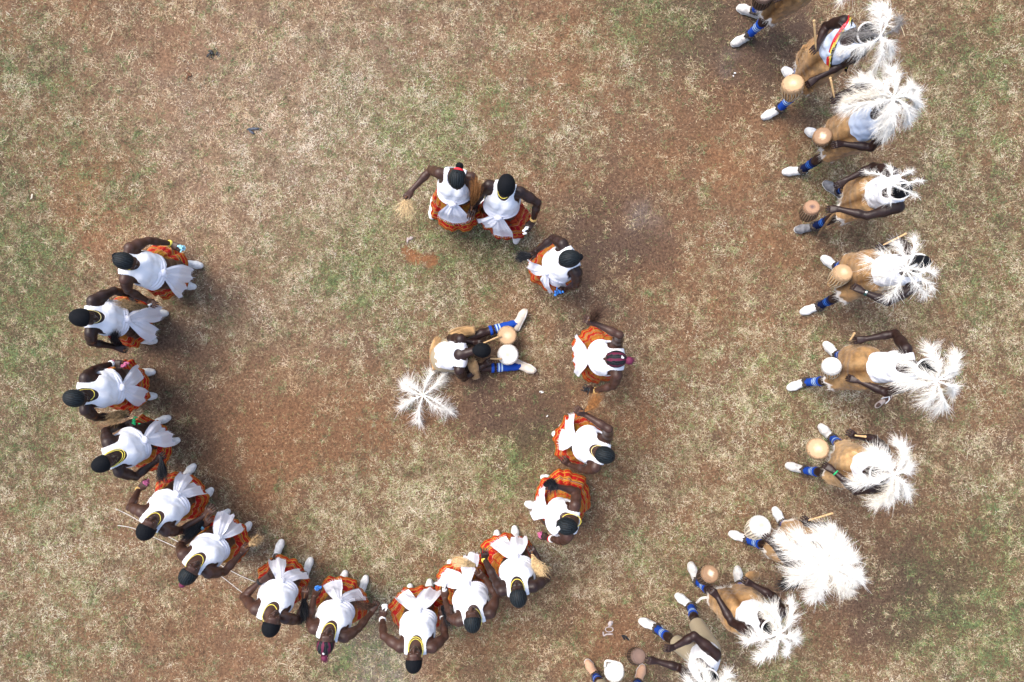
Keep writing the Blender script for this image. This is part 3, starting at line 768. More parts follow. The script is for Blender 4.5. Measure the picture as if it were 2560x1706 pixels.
def make_headdress(root, hub, up, arms, R, mat_, dens=520, soft=1.0, thin=False, head=None, hr=0.1, az0=0.0, sag=0.35, tips=True, dark=(), drop=0.0, tuft=0.07, wid=0.0029, rvar=0.17, mid=None):
    """sticks that fan out from a hub on the crown, thick with long hair, a tuft at every tip"""
    up = nrm(up); _, s, u = basis(up, (0, 1, 0))
    name = 'headdress'
    g = merge([ball(hub, 0.022), ring(hub - up * 0.012, s, u, 0.03, 0.03, 0.007, 16, 6)] +
              ([tube([hub, head + up * 0.085], 0.012, 8)] if head is not None else []) +
              ([ring(head + up * 0.045, s, u, hr, hr, 0.010, 26, 8)] if head is not None else []))
    if root is None:
        return_root = thing(name, 'white feathery dance headdress lying on the ground beside the seated drummer', 'headdress', (hub[0], hub[1], 0))
        link('headdress_hub', g, QUILL, return_root); par = return_root
    else:
        par = link(name, g, WPL, root)
    for k in range(arms):
        a = az0 + 2 * math.pi * (k + rng.uniform(-0.25, 0.25)) / arms
        dr = math.cos(a) * s + math.sin(a) * u
        L = R * (1 + rng.uniform(-rvar * 2.0, rvar * 0.6)); t = np.linspace(0, 1, 14)[:, None]; sg_ = sag * rng.uniform(0.8, 2.8)
        bendv = np.cross(up, dr) * rng.uniform(-0.42, 0.42)
        cur = hub + dr * L * t + up * (L * (0.26 * np.sin(t * 2.6) - sg_ * t ** 2)) + bendv * L * t ** 2
        cur[:, 2] = np.maximum(cur[:, 2], 0.03)
        side = np.cross(up, dr)
        n = dens
        tp = np.clip(0.06 + 0.94 * rng.random(n) ** 0.8, 0, 1)
        root_p = np.stack([np.interp(tp, t[:, 0], cur[:, i]) for i in range(3)], 1)
        sg = np.where(rng.random(n) < 0.5, -1, 1)
        ln = (0.030 + 0.080 * np.sin(tp * 2.4)) * rng.uniform(0.45, 1.7, n) * rng.choice([0.75, 1.15], n) * (0.35 if thin else 1.0) * (R / 0.33)
        fwd = rng.uniform(0.35, 1.0, n)
        v = dr[None, :] * fwd[:, None] + side[None, :] * (sg * rng.uniform(0.12, 0.68, n))[:, None] + up[None, :] * rng.uniform(-0.35, 0.25, n)[:, None]
        q = np.linspace(0, 1, 6)
        path = root_p[:, None, :] + v[:, None, :] * (ln[:, None] * q[None, :])[:, :, None]
        path = path - A([0, 0, 1.0])[None, None, :] * (ln[:, None] * 0.55 * q[None, :] ** 2)[:, :, None]
        clump = rng.normal(size=(24, 3)) * 0.026; path = path + (rng.normal(size=(n, 3)) * 0.014 + clump[(tp * 11.99).astype(int) + 12 * (sg > 0)])[:, None, :] * (q ** 2)[None, :, None]
        path = path + (side * 0.5 + up * 0.5)[None, None, :] * (np.sin(q[None, :] * 4.5 + rng.uniform(0, 6.28, n)[:, None]) * q[None, :] * 0.014)[:, :, None]
        path[:, :, 2] = np.maximum(path[:, :, 2], 0.012)
        parts = [ribbons(path, np.full(n, wid) * rng.uniform(0.6, 1.3, n)), tube(cur, np.linspace(0.007, 0.004, 14) * (1.3 if thin else 1), 6)]
        if tips:
            n2 = int(dens * (0.22 if not thin else 0.30)); c = cur[-1]; w = rng.normal(size=(n2, 3)); w /= np.linalg.norm(w, axis=1, keepdims=True)
            w = w + dr * 0.45 - A([0, 0, 0.15])
            ln2 = rng.uniform(0.5, 1.15, n2) * tuft
            path = c + w[:, None, :] * (ln2[:, None] * q[None, :])[:, :, None] - A([0, 0, 1.0]) * (ln2[:, None] * 0.5 * q ** 2)[:, :, None]
            path[:, :, 2] = np.maximum(path[:, :, 2], 0.012)
            parts.append(ribbons(path, np.full(n2, wid)))
        mm = dark[1] if dark and k in dark[0] else (PL_CREAM if mat_ is PL_WHITE and rng.random() < 0.12 else mat_)
        link('plume', merge(parts), mm, par)
    return par

def strip(pts, widths, facing, rows=22, cols=9, wave=0.01, droop=0.02, seed=0.0):
    """cloth strip along pts; facing = direction the cloth's face looks"""
    c = resample(pts, rows); wd = np.interp(np.linspace(0, 1, rows), np.linspace(0, 1, len(widths)), widths)
    V = []
    for i in range(rows):
        d = c[min(i + 1, rows - 1)] - c[max(i - 1, 0)]; d, s, f = basis(d, facing)
        for j in range(cols):
            x = j / (cols - 1) * 2 - 1; t = i / (rows - 1)
            w = wave * math.sin(x * 5 + seed + 1.5 * t) * (0.4 + t) + wave * 0.6 * math.sin(x * 11 + seed * 2 + 2 * t)
            V.append(c[i] + s * x * wd[i] * 0.5 + f * (w - droop * x * x))
    V = A(V)
    Q = [(i * cols + j, i * cols + j + 1, (i + 1) * cols + j + 1, (i + 1) * cols + j) for i in range(rows - 1) for j in range(cols - 1)]
    return V, A(Q), rows, cols

def thick(V, Q, rows, cols, th=0.004):
    """give a grid cloth two sides and a rim"""
    G = V.reshape(rows, cols, 3); n = np.cross(np.gradient(G, axis=0), np.gradient(G, axis=1))
    n /= np.linalg.norm(n, axis=2, keepdims=True) + 1e-9
    a = (G + n * th / 2).reshape(-1, 3); b = (G - n * th / 2).reshape(-1, 3); k = len(a)
    rim = [i for i in range(cols)] + [i * cols + cols - 1 for i in range(1, rows)] + [(rows - 1) * cols + j for j in range(cols - 2, -1, -1)] + [i * cols for i in range(rows - 2, 0, -1)]
    R = [(rim[i], rim[(i + 1) % len(rim)], rim[(i + 1) % len(rim)] + k, rim[i] + k) for i in range(len(rim))]
    return np.concatenate([a, b]), np.concatenate([Q, Q[:, ::-1] + k, A(R)]), None

def person(sp):
    male = sp.get('m', False)
    k = 1.04 if male else 1.0
    zS = sp.get('zS', 1.36 if male else 1.29); zW = sp.get('zW', 1.0)
    s1, s2 = P(*sp['s1'], zS), P(*sp['s2'], sp.get('zS2', zS))
    mid = (s1 + s2) / 2
    K = P(*sp['K'], zW)
    lat = s2 - s1; lat[2] = 0
    f0 = np.cross([0, 0, 1.0], lat); f0 = nrm(f0)
    want = nrm([sp['az'][0], -sp['az'][1], 0]) if 'az' in sp else None
    kd = K - mid; kd[2] = 0
    ref = want if want is not None else kd
    if f0 @ ref < 0: f0 = -f0
    if want is not None: f0 = want
    elif np.linalg.norm(kd) > 0.05: f0 = nrm(f0 * 0.6 + nrm(kd) * 0.4)
    f = nrm(f0); L = nrm(np.cross(f, [0, 0, 1.0]))          # L = the person's right
    swap = float((s1 - mid) @ L) < 0                       # arm 1 on the left side?
    hs = 0.188 if male else 0.176
    if not male: mid = mid - f * 0.030
    Nk = mid + A([0, 0, 0.045])
    Pc = K - f * sp.get('belly', 0.125); Pc[2] = sp.get('zP', zW - 0.06)
    if 'P' in sp: Pc = P(*sp['P'])
    U = nrm(Nk - Pc); T = min(max(float(np.linalg.norm(Nk - Pc)), 0.38), 0.56)
    Nk = Pc + U * T if sp.get('fixT', True) and 'P' not in sp else Nk
    if 'P' not in sp: Nk = Nk
    Fw = nrm(np.cross(U, L));
    if Fw @ f < 0: Fw = -Fw
    R = np.stack([L, Fw, U])
    S = {+1: Nk - U * 0.045 + L * hs, -1: Nk - U * 0.045 - L * hs}
    sgn = (+1, -1) if not swap else (-1, +1)
    W = sp.get('w', 1.0 if male else 1.13); k = k if male else 1.12
    torso = [E_(Pc, R, (0.155 * W, 0.118 * W, 0.13), 0.05),
             E_(Pc - Fw * 0.055 + L * 0.07 - U * 0.05, R, (0.088, 0.088, 0.10), 0.05),
             E_(Pc - Fw * 0.055 - L * 0.07 - U * 0.05, R, (0.088, 0.088, 0.10), 0.05),
             E_(Pc + U * T * 0.40 + Fw * 0.005, R, (0.132 * W * k, 0.105 * W, 0.16), 0.06),
             E_(Pc + U * (T - 0.155), R, (0.155 * k, 0.108 * k, 0.15), 0.06),
             C_(Nk - U * 0.03 + L * 0.02, S[1] - L * 0.02, 0.055, 0.052, 0.05), C_(Nk - U * 0.03 - L * 0.02, S[-1] + L * 0.02, 0.055, 0.052, 0.05)]
    if not male:
        for q in (1, -1): torso.append(E_(Pc + U * (T - 0.175) + Fw * 0.085 + L * q * 0.068, R, (0.066, 0.062, 0.068), 0.03))
    else:
        for q in (1, -1): torso.append(E_(Pc + U * (T - 0.13) + Fw * 0.065 + L * q * 0.07, R, (0.075, 0.05, 0.06), 0.04))
    # head
    Hc = P(*sp['H'], sp.get('zH', zS + 0.225))
    fd = sp.get('fd', (K[0] - Hc[0], -(K[1] - Hc[1])))
    hf = nrm([fd[0], -fd[1], 0]); pit = math.radians(sp.get('pit', -12)); roll = sp.get('tilt')
    hf = nrm(hf * math.cos(pit) + A([0, 0, 1.0]) * math.sin(pit)); hx = nrm(np.cross(hf, [0, 0, 1.0])); hu = np.cross(hx, hf)
    dn = Hc - Nk; dl = np.linalg.norm(dn)
    if dl > 0.30: Hc = Nk + dn / dl * 0.30
    if dl < 0.16: Hc = Nk + dn / max(dl, 1e-3) * 0.16 if dl > 0.05 else Nk + U * 0.2
    HR = np.stack([hx, hf, hu]); hp = lambda x, y, z: Hc + hx * x + hf * y + hu * z
    head = [E_(hp(0, -0.012, 0.028), HR, (0.076, 0.095, 0.087), 0.02), E_(hp(0, 0.028, -0.035), HR, (0.058, 0.062, 0.078), 0.04),
            C_(hp(0, 0.075, -0.088), hp(0, 0.060, -0.080), 0.020, 0.030, 0.03),
            C_(hp(0, 0.091, 0.006), hp(0, 0.108, -0.028), 0.009, 0.014, 0.012), E_(hp(0, 0.104, -0.032), HR, (0.020, 0.011, 0.010), 0.008),
            C_(hp(-0.032, 0.083, 0.022), hp(0.032, 0.083, 0.022), 0.012, 0.012, 0.015),
            E_(hp(0, 0.094, -0.056), HR, (0.024, 0.012, 0.007), 0.006), E_(hp(0, 0.091, -0.068), HR, (0.021, 0.012, 0.008), 0.006),
            E_(hp(0.045, 0.062, -0.018), HR, (0.020, 0.022, 0.020), 0.02), E_(hp(-0.045, 0.062, -0.018), HR, (0.020, 0.022, 0.020), 0.02),
            E_(hp(0.078, -0.012, -0.005), HR, (0.009, 0.019, 0.030), 0.008), E_(hp(-0.078, -0.012, -0.005), HR, (0.009, 0.019, 0.030), 0.008)]
    neck = [C_(Nk - U * 0.03, hp(0, -0.025, -0.045), 0.056, 0.047, 0.04)]
    # arms
    arms, J = [], {}
    for n, sg in ((1, sgn[0]), (2, sgn[1])):
        s = S[sg]
        e = reach(*sp['e%d' % n], s, 0.285 * k, sp.get('m%d' % n, 'md')[0])
        w = reach(*sp['w%d' % n], e, 0.245 * k, sp.get('m%d' % n, 'md')[1])
        fg = reach(*sp['f%d' % n], w, 0.15, sp.get('m%d' % n, 'mdn')[2] if len(sp.get('m%d' % n, 'md')) > 2 else 'n')
        J[n] = (s, e, w, fg)
        b = 0.92 * sp.get('arm', 1.0) * (1.20 if male else 1.14)
        arms += [C_(s, s + (e - s) * 0.5, 0.054 * b, 0.049 * b, 0.035), C_(s + (e - s) * 0.45, e, 0.050 * b, 0.039 * b, 0.03),
                 C_(e, e + (w - e) * 0.35, 0.038 * b, 0.040 * b, 0.02), C_(e + (w - e) * 0.3, w, 0.040 * b, 0.025 * b, 0.02)]
        arms += hand_prims(w, fg, sp.get('c%d' % n, 0.8), -1.0 if sg > 0 else 1.0)
    # legs
    legs, LG, feet = [], [], []
    ft = sp.get('feet')
    if ft is None: ft = []
    for n in range(2):
        sg = sgn[n] if male else (1, -1)[n]
    fl = []
    for q in ft:
        if len(q) == 2:                                     # centre of what shows of a shoe under a skirt
            c = P(q[0], q[1], 0.05); a = c - f * 0.10; fl.append((A([a[0], a[1], 0.085]), f))
        else:
            toe, an = P(q[0], q[1], 0.03), P(q[2], q[3], 0.10)
            d = toe - an; d[2] = 0; d = nrm(d); an = toe - d * 0.205; fl.append((A([an[0], an[1], 0.085]), d))
    while len(fl) < 2:
        c = (fl[0][0] if fl else A([Pc[0], Pc[1], 0.085]) + L * 0.13)
        o = c - L * 0.26 if float((c - Pc) @ L) > 0 else c + L * 0.26
        fl.append((A([o[0], o[1], 0.085]), f))
    if float((fl[0][0] - fl[1][0]) @ L) < 0: fl = fl[::-1]
    for q, (an, d) in zip((1, -1), fl):
        hip = Pc - U * 0.045 + L * q * 0.088
        if 'knees' in sp:
            kn = P(*sp['knees'][0 if q == 1 else 1])
            if 'ank' in sp: an = P(*sp['ank'][0 if q == 1 else 1])
        else: kn = ik(hip, an, 0.41, 0.42, nrm(d + f * 0.6) * 1.0 + A([0, 0, 0.15]))
        m1 = hip + (kn - hip) * 0.5; cf = kn + (an - kn) * 0.3
        legs += [C_(hip, m1, 0.086, 0.070, 0.04), C_(m1, kn, 0.070, 0.052, 0.03), C_(kn, cf, 0.050, 0.052, 0.03), C_(cf, an, 0.052, 0.035, 0.03),
                 C_(an - A([0, 0, .02]), an + d * 0.10 - A([0, 0, .045]), 0.03, 0.028, 0.02)]
        LG.append((hip, kn, an, d)); feet.append((an, d))
    loc = (Pc[0], Pc[1], 0)
    root = thing('person', sp['label'], 'person', loc, sp['group'])
    body = torso + head + neck + arms + legs
    link('body', solid(body, 0.0068), SKIN[sp.get('skin', 1 if not male else 0)], root)
    if not sp.get('noface'):
        for q in (1, -1): link('eye', ball(hp(0.030 * q, 0.077, 0.004), (0.013, 0.010, 0.008), HR), EYE, root)
    # hair
    ho = sp.get('ho', 0.012)
    hl = nrm([0, 0.75, -0.66]); cc = sp.get('hl', 0.022)
    def hcut(D, X, Y, Z):
        x, y, z = X - Hc[0], Y - Hc[1], Z - Hc[2]
        yl = hf[0] * x + hf[1] * y + hf[2] * z; zl = hu[0] * x + hu[1] * y + hu[2] * z
        return np.maximum(D, hl[1] * yl + hl[2] * zl - cc)
    hs_ = sp.get('hair', 'braid')
    bunp = []
    if 'bun' in sp:
        bu, bv, br = sp['bun']; bz = Hc[2] + sp.get('bz', 0.05); bp = P(bu, bv, bz)
        bunp = [C_(hp(0, -0.06, 0.06), Hc + (bp - Hc) * 0.75, 0.05, br * 0.75, 0.015), E_(bp, HR, (br, br, br * 0.9), 0.012)]
    hg = solid([E_(hp(0, -0.014, 0.030), HR, (0.077 + ho, 0.095 + ho, 0.087 + ho), 0.01), C_(hp(0, -0.06, -0.01), hp(0, -0.05, -0.04), 0.05 + ho * 0.8, 0.04 + ho * 0.5, 0.03)], 0.0065, 0, hcut)
    hm = {'braid': HAIR, 'crop': CROP, 'streak': HAIRS}[hs_]
    lc = (hg[0] - Hc) @ HR.T
    hair = link('hair', hg, hm, root, {'loc': lc})
    if bunp:
        g = solid(bunp[1:] if sp.get('tail') else bunp, 0.0065)
        bo = link('hair_bun', g, BURG if sp.get('bunm') == 'burg' else CROP, hair)
        d = nrm(bp - hp(0, -0.05, 0.05)); _, a1, a2 = basis(d); c = hp(0, -0.05, 0.05) + (bp - hp(0, -0.05, 0.05)) * 0.55
        if sp.get('tail'):
            link('ponytail', bundle([c, bp, bp + d * 0.05 - A([0, 0, 0.04])], 130, 0.03, br * 1.15, 0.008, 7, 0.012), BURG if sp.get('bunm') == 'burg' else PL_BLACK, hair)
        if 'band' in sp: link('hair_band', ring(c, a1, a2, br * 0.95, br * 0.95, sp.get('bandr', 0.011), 22, 8), sp['band'], hair)
        if 'clip' in sp:
            cp = P(*sp['clip'], bz + br + 0.012)
            link('hair_clip', merge([ball(cp + A([math.cos(t), math.sin(t), 0]) * 0.011, 0.015) for t in (0, 1.57, 3.14, 4.71)] + [ball(cp + A([0, 0, .006]), 0.014)]), WPL, hair)
    elif 'clip' in sp:
        cp = P(*sp['clip'], Hc[2] + 0.12); link('hair_clip', ball(cp, 0.014), WPL, hair)
    # vest
    waist = Pc + U * 0.02
    vn_ = sp.get('neckw', 0.072)
    def vcut(D, X, Y, Z):
        x, y, z = X - Nk[0], Y - Nk[1], Z - Nk[2]
        l = L[0] * x + L[1] * y + L[2] * z; q = Fw[0] * x + Fw[1] * y + Fw[2] * z; u = U[0] * x + U[1] * y + U[2] * z
        e1 = np.sqrt((l / vn_) ** 2 + ((q - 0.045) / 0.115) ** 2 + ((u - 0.0) / 0.125) ** 2)
        D = np.maximum(D, (1 - e1) * 0.07)
        e2 = np.sqrt((l / vn_) ** 2 + ((q + 0.06) / 0.075) ** 2 + ((u - 0.01) / (0.09 if not male else 0.055 if sp.get('seated') else 0.10)) ** 2)
        D = np.maximum(D, (1 - e2) * 0.07)
        for s_ in (1, -1):
            a = S[s_] + L * s_ * 0.022 - U * 0.01
            e = np.sqrt((X - a[0]) ** 2 + (Y - a[1]) ** 2 + (Z - a[2]) ** 2)
            D = np.maximum(D, (0.100 if male else 0.112) - e)
            a = S[s_] + L * s_ * 0.040 - U * 0.10
            e = np.sqrt((X - a[0]) ** 2 + (Y - a[1]) ** 2 + (Z - a[2]) ** 2)
            D = np.maximum(D, 0.082 - e)
        w = (X - waist[0]) * U[0] + (Y - waist[1]) * U[1] + (Z - waist[2]) * U[2]
        fold = 0.0035 * np.sin(l * 60 + u * 25) * np.clip(-u * 4, 0, 1) + 0.003 * np.sin(u * 75 + l * 12) * np.clip(-u * 3 - .3, 0, 1)
        return np.maximum(D + fold, -w)
    vp = [p for p in torso] + [E_(Pc + U * 0.13, R, (0.138 * W, 0.118 * W, 0.14), 0.08)]
    link('vest', solid(vp, 0.0065, 0.013, vcut), sp.get('vest', WHITE), root)
    pr_t = torso
    # necklace
    if sp.get('neck') is not None:
        def drape(p, a):
            for _ in range(10):
                if prims_at(pr_t + neck, p, 0.013)[0] > 0.002: break
                p = p + (Fw * max(0.1, math.sin(a)) * 0.6 + U * 0.8) * 0.010
            return p
        nb = []
        for j in range(1 if sp['key'] not in ('A14', 'A9') else 2):
            c = Nk + Fw * (0.035 + 0.012 * j) + U * 0.012
            nb.append(ring(c, L, nrm(Fw * 0.85 - U * 0.52), 0.072 + 0.009 * j, 0.102 + 0.012 * j, 0.0036, 40, 6, drape))
        link('necklace', merge(nb), sp['neck'], root)
    for n, m_, t in sp.get('brac', []):
        s, e, w, fg = J[n]; c = w + (e - w) * t; d, a, b = basis(w - e)
        g = [ring(c + d * j, a, b, 0.030 + 0.014 * t, 0.030 + 0.014 * t, 0.0075, 20, 8) for j in (-0.006, 0.007)]
        link('bracelet', merge(g), m_, root)
    for n, m_ in sp.get('cloth', []):                       # crumpled cloth held in a fist
        s, e, w, fg = J[n]; c = fg + nrm(fg - w) * 0.0; g = []
        for j in range(9):
            p = c + rng.normal(size=3) * 0.020; Rr = np.linalg.qr(rng.normal(size=(3, 3)))[0]
            g.append(E_(p, Rr, (rng.uniform(.018, .034), rng.uniform(.010, .02), .007), 0.004))
        o = link('handkerchief', solid(g, 0.006), m_); tag(o, sp['clothlabel'], 'handkerchief', 'cloths held by the dancers')
    for (an, d) in feet:
        if 'footup' in sp: pass
        else: make_shoe(root, an, d, (0, 0, 1), sp.get('shoe', SHOE), male)
    ctx = dict(root=root, f=f, L=L, U=U, Fw=Fw, Pc=Pc, Nk=Nk, S=S, J=J, LG=LG, K=K, Hc=Hc, torso=torso, R=R, T=T, feet=feet, hx=hx, hf=hf, hu=hu, arms=arms, legs=legs)
    (dress_man if male else dress_woman)(sp, ctx)
    return ctx

def dress_woman(sp, c):
    root, f, L, U, Pc, Nk = c['root'], c['f'], c['L'], c['U'], c['Pc'], c['Nk']; Fw = c['Fw']; R = c['R']
    # skirt
    fa = (c['feet'][0][0] + c['feet'][1][0]) / 2
    ra, rb = sp.get('hem', (0.27, 0.22)); zh = sp.get('zh', 0.30); ra += 0.045; rb += 0.055
    hc = P(*sp['hc'], zh) if 'hc' in sp else A([fa[0] * 0.6 + Pc[0] * 0.4, fa[1] * 0.6 + Pc[1] * 0.4, zh]) - f * 0.0
    rows, cols = 34, 120
    fr = max([float((kn - hc) @ f) + 0.055 for _, kn, an, d in c['LG']] + [float((an - hc) @ f) + 0.0 for _, kn, an, d in c['LG']])
    if fr > rb: hc = hc + f * (fr - rb) * 0.6; rb += (fr - rb) * 0.4
    for _, kn, an, d in c['LG']: ra = max(ra, abs(float((kn - hc) @ L)) + 0.07)
    top = Pc + U * 0.075; ph = rng.uniform(0, 6, 5)
    ksc = [(0.0, 0.150, 0.122), (0.10, 0.180, 0.150), (0.26, 0.212, 0.182), (0.45, 0.235, 0.205), (1.0, ra, rb)]
    bg_ = sp.get('bulge', 1.0)
    V, st = [], []
    def shape(t):
        a = np.interp(t, [q[0] for q in ksc], [q[1] for q in ksc]); b = np.interp(t, [q[0] for q in ksc], [q[2] for q in ksc])
        if 0.05 < t < 0.6: a *= 1 + (bg_ - 1) * math.sin((t - 0.05) / 0.55 * math.pi); b *= 1 + (bg_ - 1) * math.sin((t - 0.05) / 0.55 * math.pi)
        tt = t ** 0.9
        cc = top + (hc - top) * tt - f * 0.02 * math.sin(t * math.pi)
        return cc, a, b
    for i in range(rows):
        t = i / (rows - 1); cc, a, b = shape(t)
        for j in range(cols):
            an = 2 * math.pi * j / cols
            fold = (0.5 * math.sin(an * 7 + ph[0] + t * 1.2) + 0.35 * math.sin(an * 12 + ph[1] - t) + 0.25 * math.sin(an * 19 + ph[2])) * 0.017 * min(1, t * 1.8) * (1 + 0.5 * t)
            fold += 0.012 * math.sin(an * 2 + ph[3]) * t + 0.006 * math.sin(an * 31 + ph[4] + 5 * t) * (1 if t < 0.25 else 0.4)
            p = cc + L * math.cos(an) * (a + fold) + f * math.sin(an) * (b + fold)
            p[2] += 0.02 * math.sin(an * 3 + ph[1]) * t + 0.005 * math.sin(an * 7 + ph[0]) * t
            V.append(p); st.append((an * 0.23, t, 0))
    V = A(V); Q = A([(i * cols + j, (i + 1) * cols + j, (i + 1) * cols + (j + 1) % cols, i * cols + (j + 1) % cols) for i in range(rows - 1) for j in range(cols)])
    m = len(V); inner = V.copy()
    for i in range(rows): inner[i * cols:(i + 1) * cols] = V[i * cols:(i + 1) * cols].mean(0) + (V[i * cols:(i + 1) * cols] - V[i * cols:(i + 1) * cols].mean(0)) * 0.975
    rim = A([((rows - 1) * cols + j, (rows - 1) * cols + m + j, (rows - 1) * cols + m + (j + 1) % cols, (rows - 1) * cols + (j + 1) % cols) for j in range(cols)])
    link('skirt', (np.concatenate([V, inner]), np.concatenate([Q, Q[:, ::-1] + m, rim]), None), SK[sp.get('sk', 0)], root, {'st': A(st + st, float)})
    def outside(p, m_=0.012):
        """lift cloth off the skirt it lies on"""
        t = (top[2] - p[2]) / (top[2] - zh)
        if t < 0: return p
        cc, a, b = shape(min(max(t, 0), 1)); q = p - cc; x, y = float(q @ L), float(q @ f)
        rho = math.hypot(x / (a + 0.03 + m_), y / (b + 0.03 + m_))
        if rho < 1:
            if y < 0.02: y = 0.02
            s = 1 / max(math.hypot(x / (a + 0.03 + m_), y / (b + 0.03 + m_)), 1e-3); s = min(s, 3)
            s = min(s, 1.6); p = cc + L * x * s + f * y * s + A([0, 0, p[2] - cc[2]])
        return p
    # shawl: a band round the waist, a knot, two hanging ends with fringe
    bt = sp.get('bt', 0.0)
    w0 = Pc + U * 0.075
    def bcut(D, X, Y, Z):
        x, y, z = X - w0[0], Y - w0[1], Z - w0[2]
        l = L[0] * x + L[1] * y + L[2] * z; q = Fw[0] * x + Fw[1] * y + Fw[2] * z; u = U[0] * x + U[1] * y + U[2] * z + bt * l
        D = D + 0.004 * np.sin(u * 190 + l * 9 + q * 7)
        return np.maximum(D, np.abs(u - 0.0) - 0.038 - 0.02 * np.sin(l * 8))
    W = sp.get('w', 1.13)
    band = solid([E_(w0, R, (0.150 * W, 0.130 * W, 0.2), 0.02), E_(Pc, R, (0.160 * W, 0.135 * W, 0.14), 0.05)], 0.0075, 0.018, bcut)
    kn = w0 + Fw * (0.155 * W)
    K = kn
    geos = [band, ball(K, (0.045, 0.035, 0.033), R), ball(K + L * 0.02 - U * 0.02, (0.03, 0.03, 0.03), R)]
    for i, tl in enumerate(sp['T']):
        zt = tl[2] if len(tl) > 2 else 0.52
        wid = (tl[3] if len(tl) > 3 else 0.15) * rng.uniform(1.0, 1.35)
        e = P(tl[0], tl[1], zt)
        sd = float((e - K) @ L); mid_ = K * 0.55 + e * 0.45 + f * 0.05 + A([0, 0, 0.03]) + L * 0.02 * (1 if sd > 0 else -1)
        V, Q, r_, c_ = strip([K, mid_, e], [0.06, wid * rng.uniform(.7, 1.0), wid * rng.uniform(1.05, 1.25), wid * 1.2, wid * rng.uniform(1.05, 1.25)], f + A([0, 0, 0.9]), 24, 13, 0.010, 0.012, rng.uniform(0, 6))
        V = A([outside(p) for p in V])
        geos.append(thick(V, Q, r_, c_, 0.005))
        G = V.reshape(r_, c_, 3); end = G[-1]; dr = G[-1] - G[-3]
        n = 26; xs = np.linspace(0, c_ - 1, n); b0 = np.stack([np.interp(xs, np.arange(c_), end[:, q]) for q in range(3)], 1)
        dn = nrm(dr.mean(0)); q = np.linspace(0, 1, 5)
        path = b0[:, None, :] + (dn * 0.062 * q[:, None])[None] * rng.uniform(0.8, 1.1, (n, 1, 1)) + (rng.normal(size=(n, 3)) * 0.007)[:, None, :] * q[None, :, None]
        geos.append(ribbons(path, np.full(n, 0.0045), A([[[0, 0, 1.0]]])))
    link('shawl', merge(geos), sp.get('shawl', SHAWL), root)

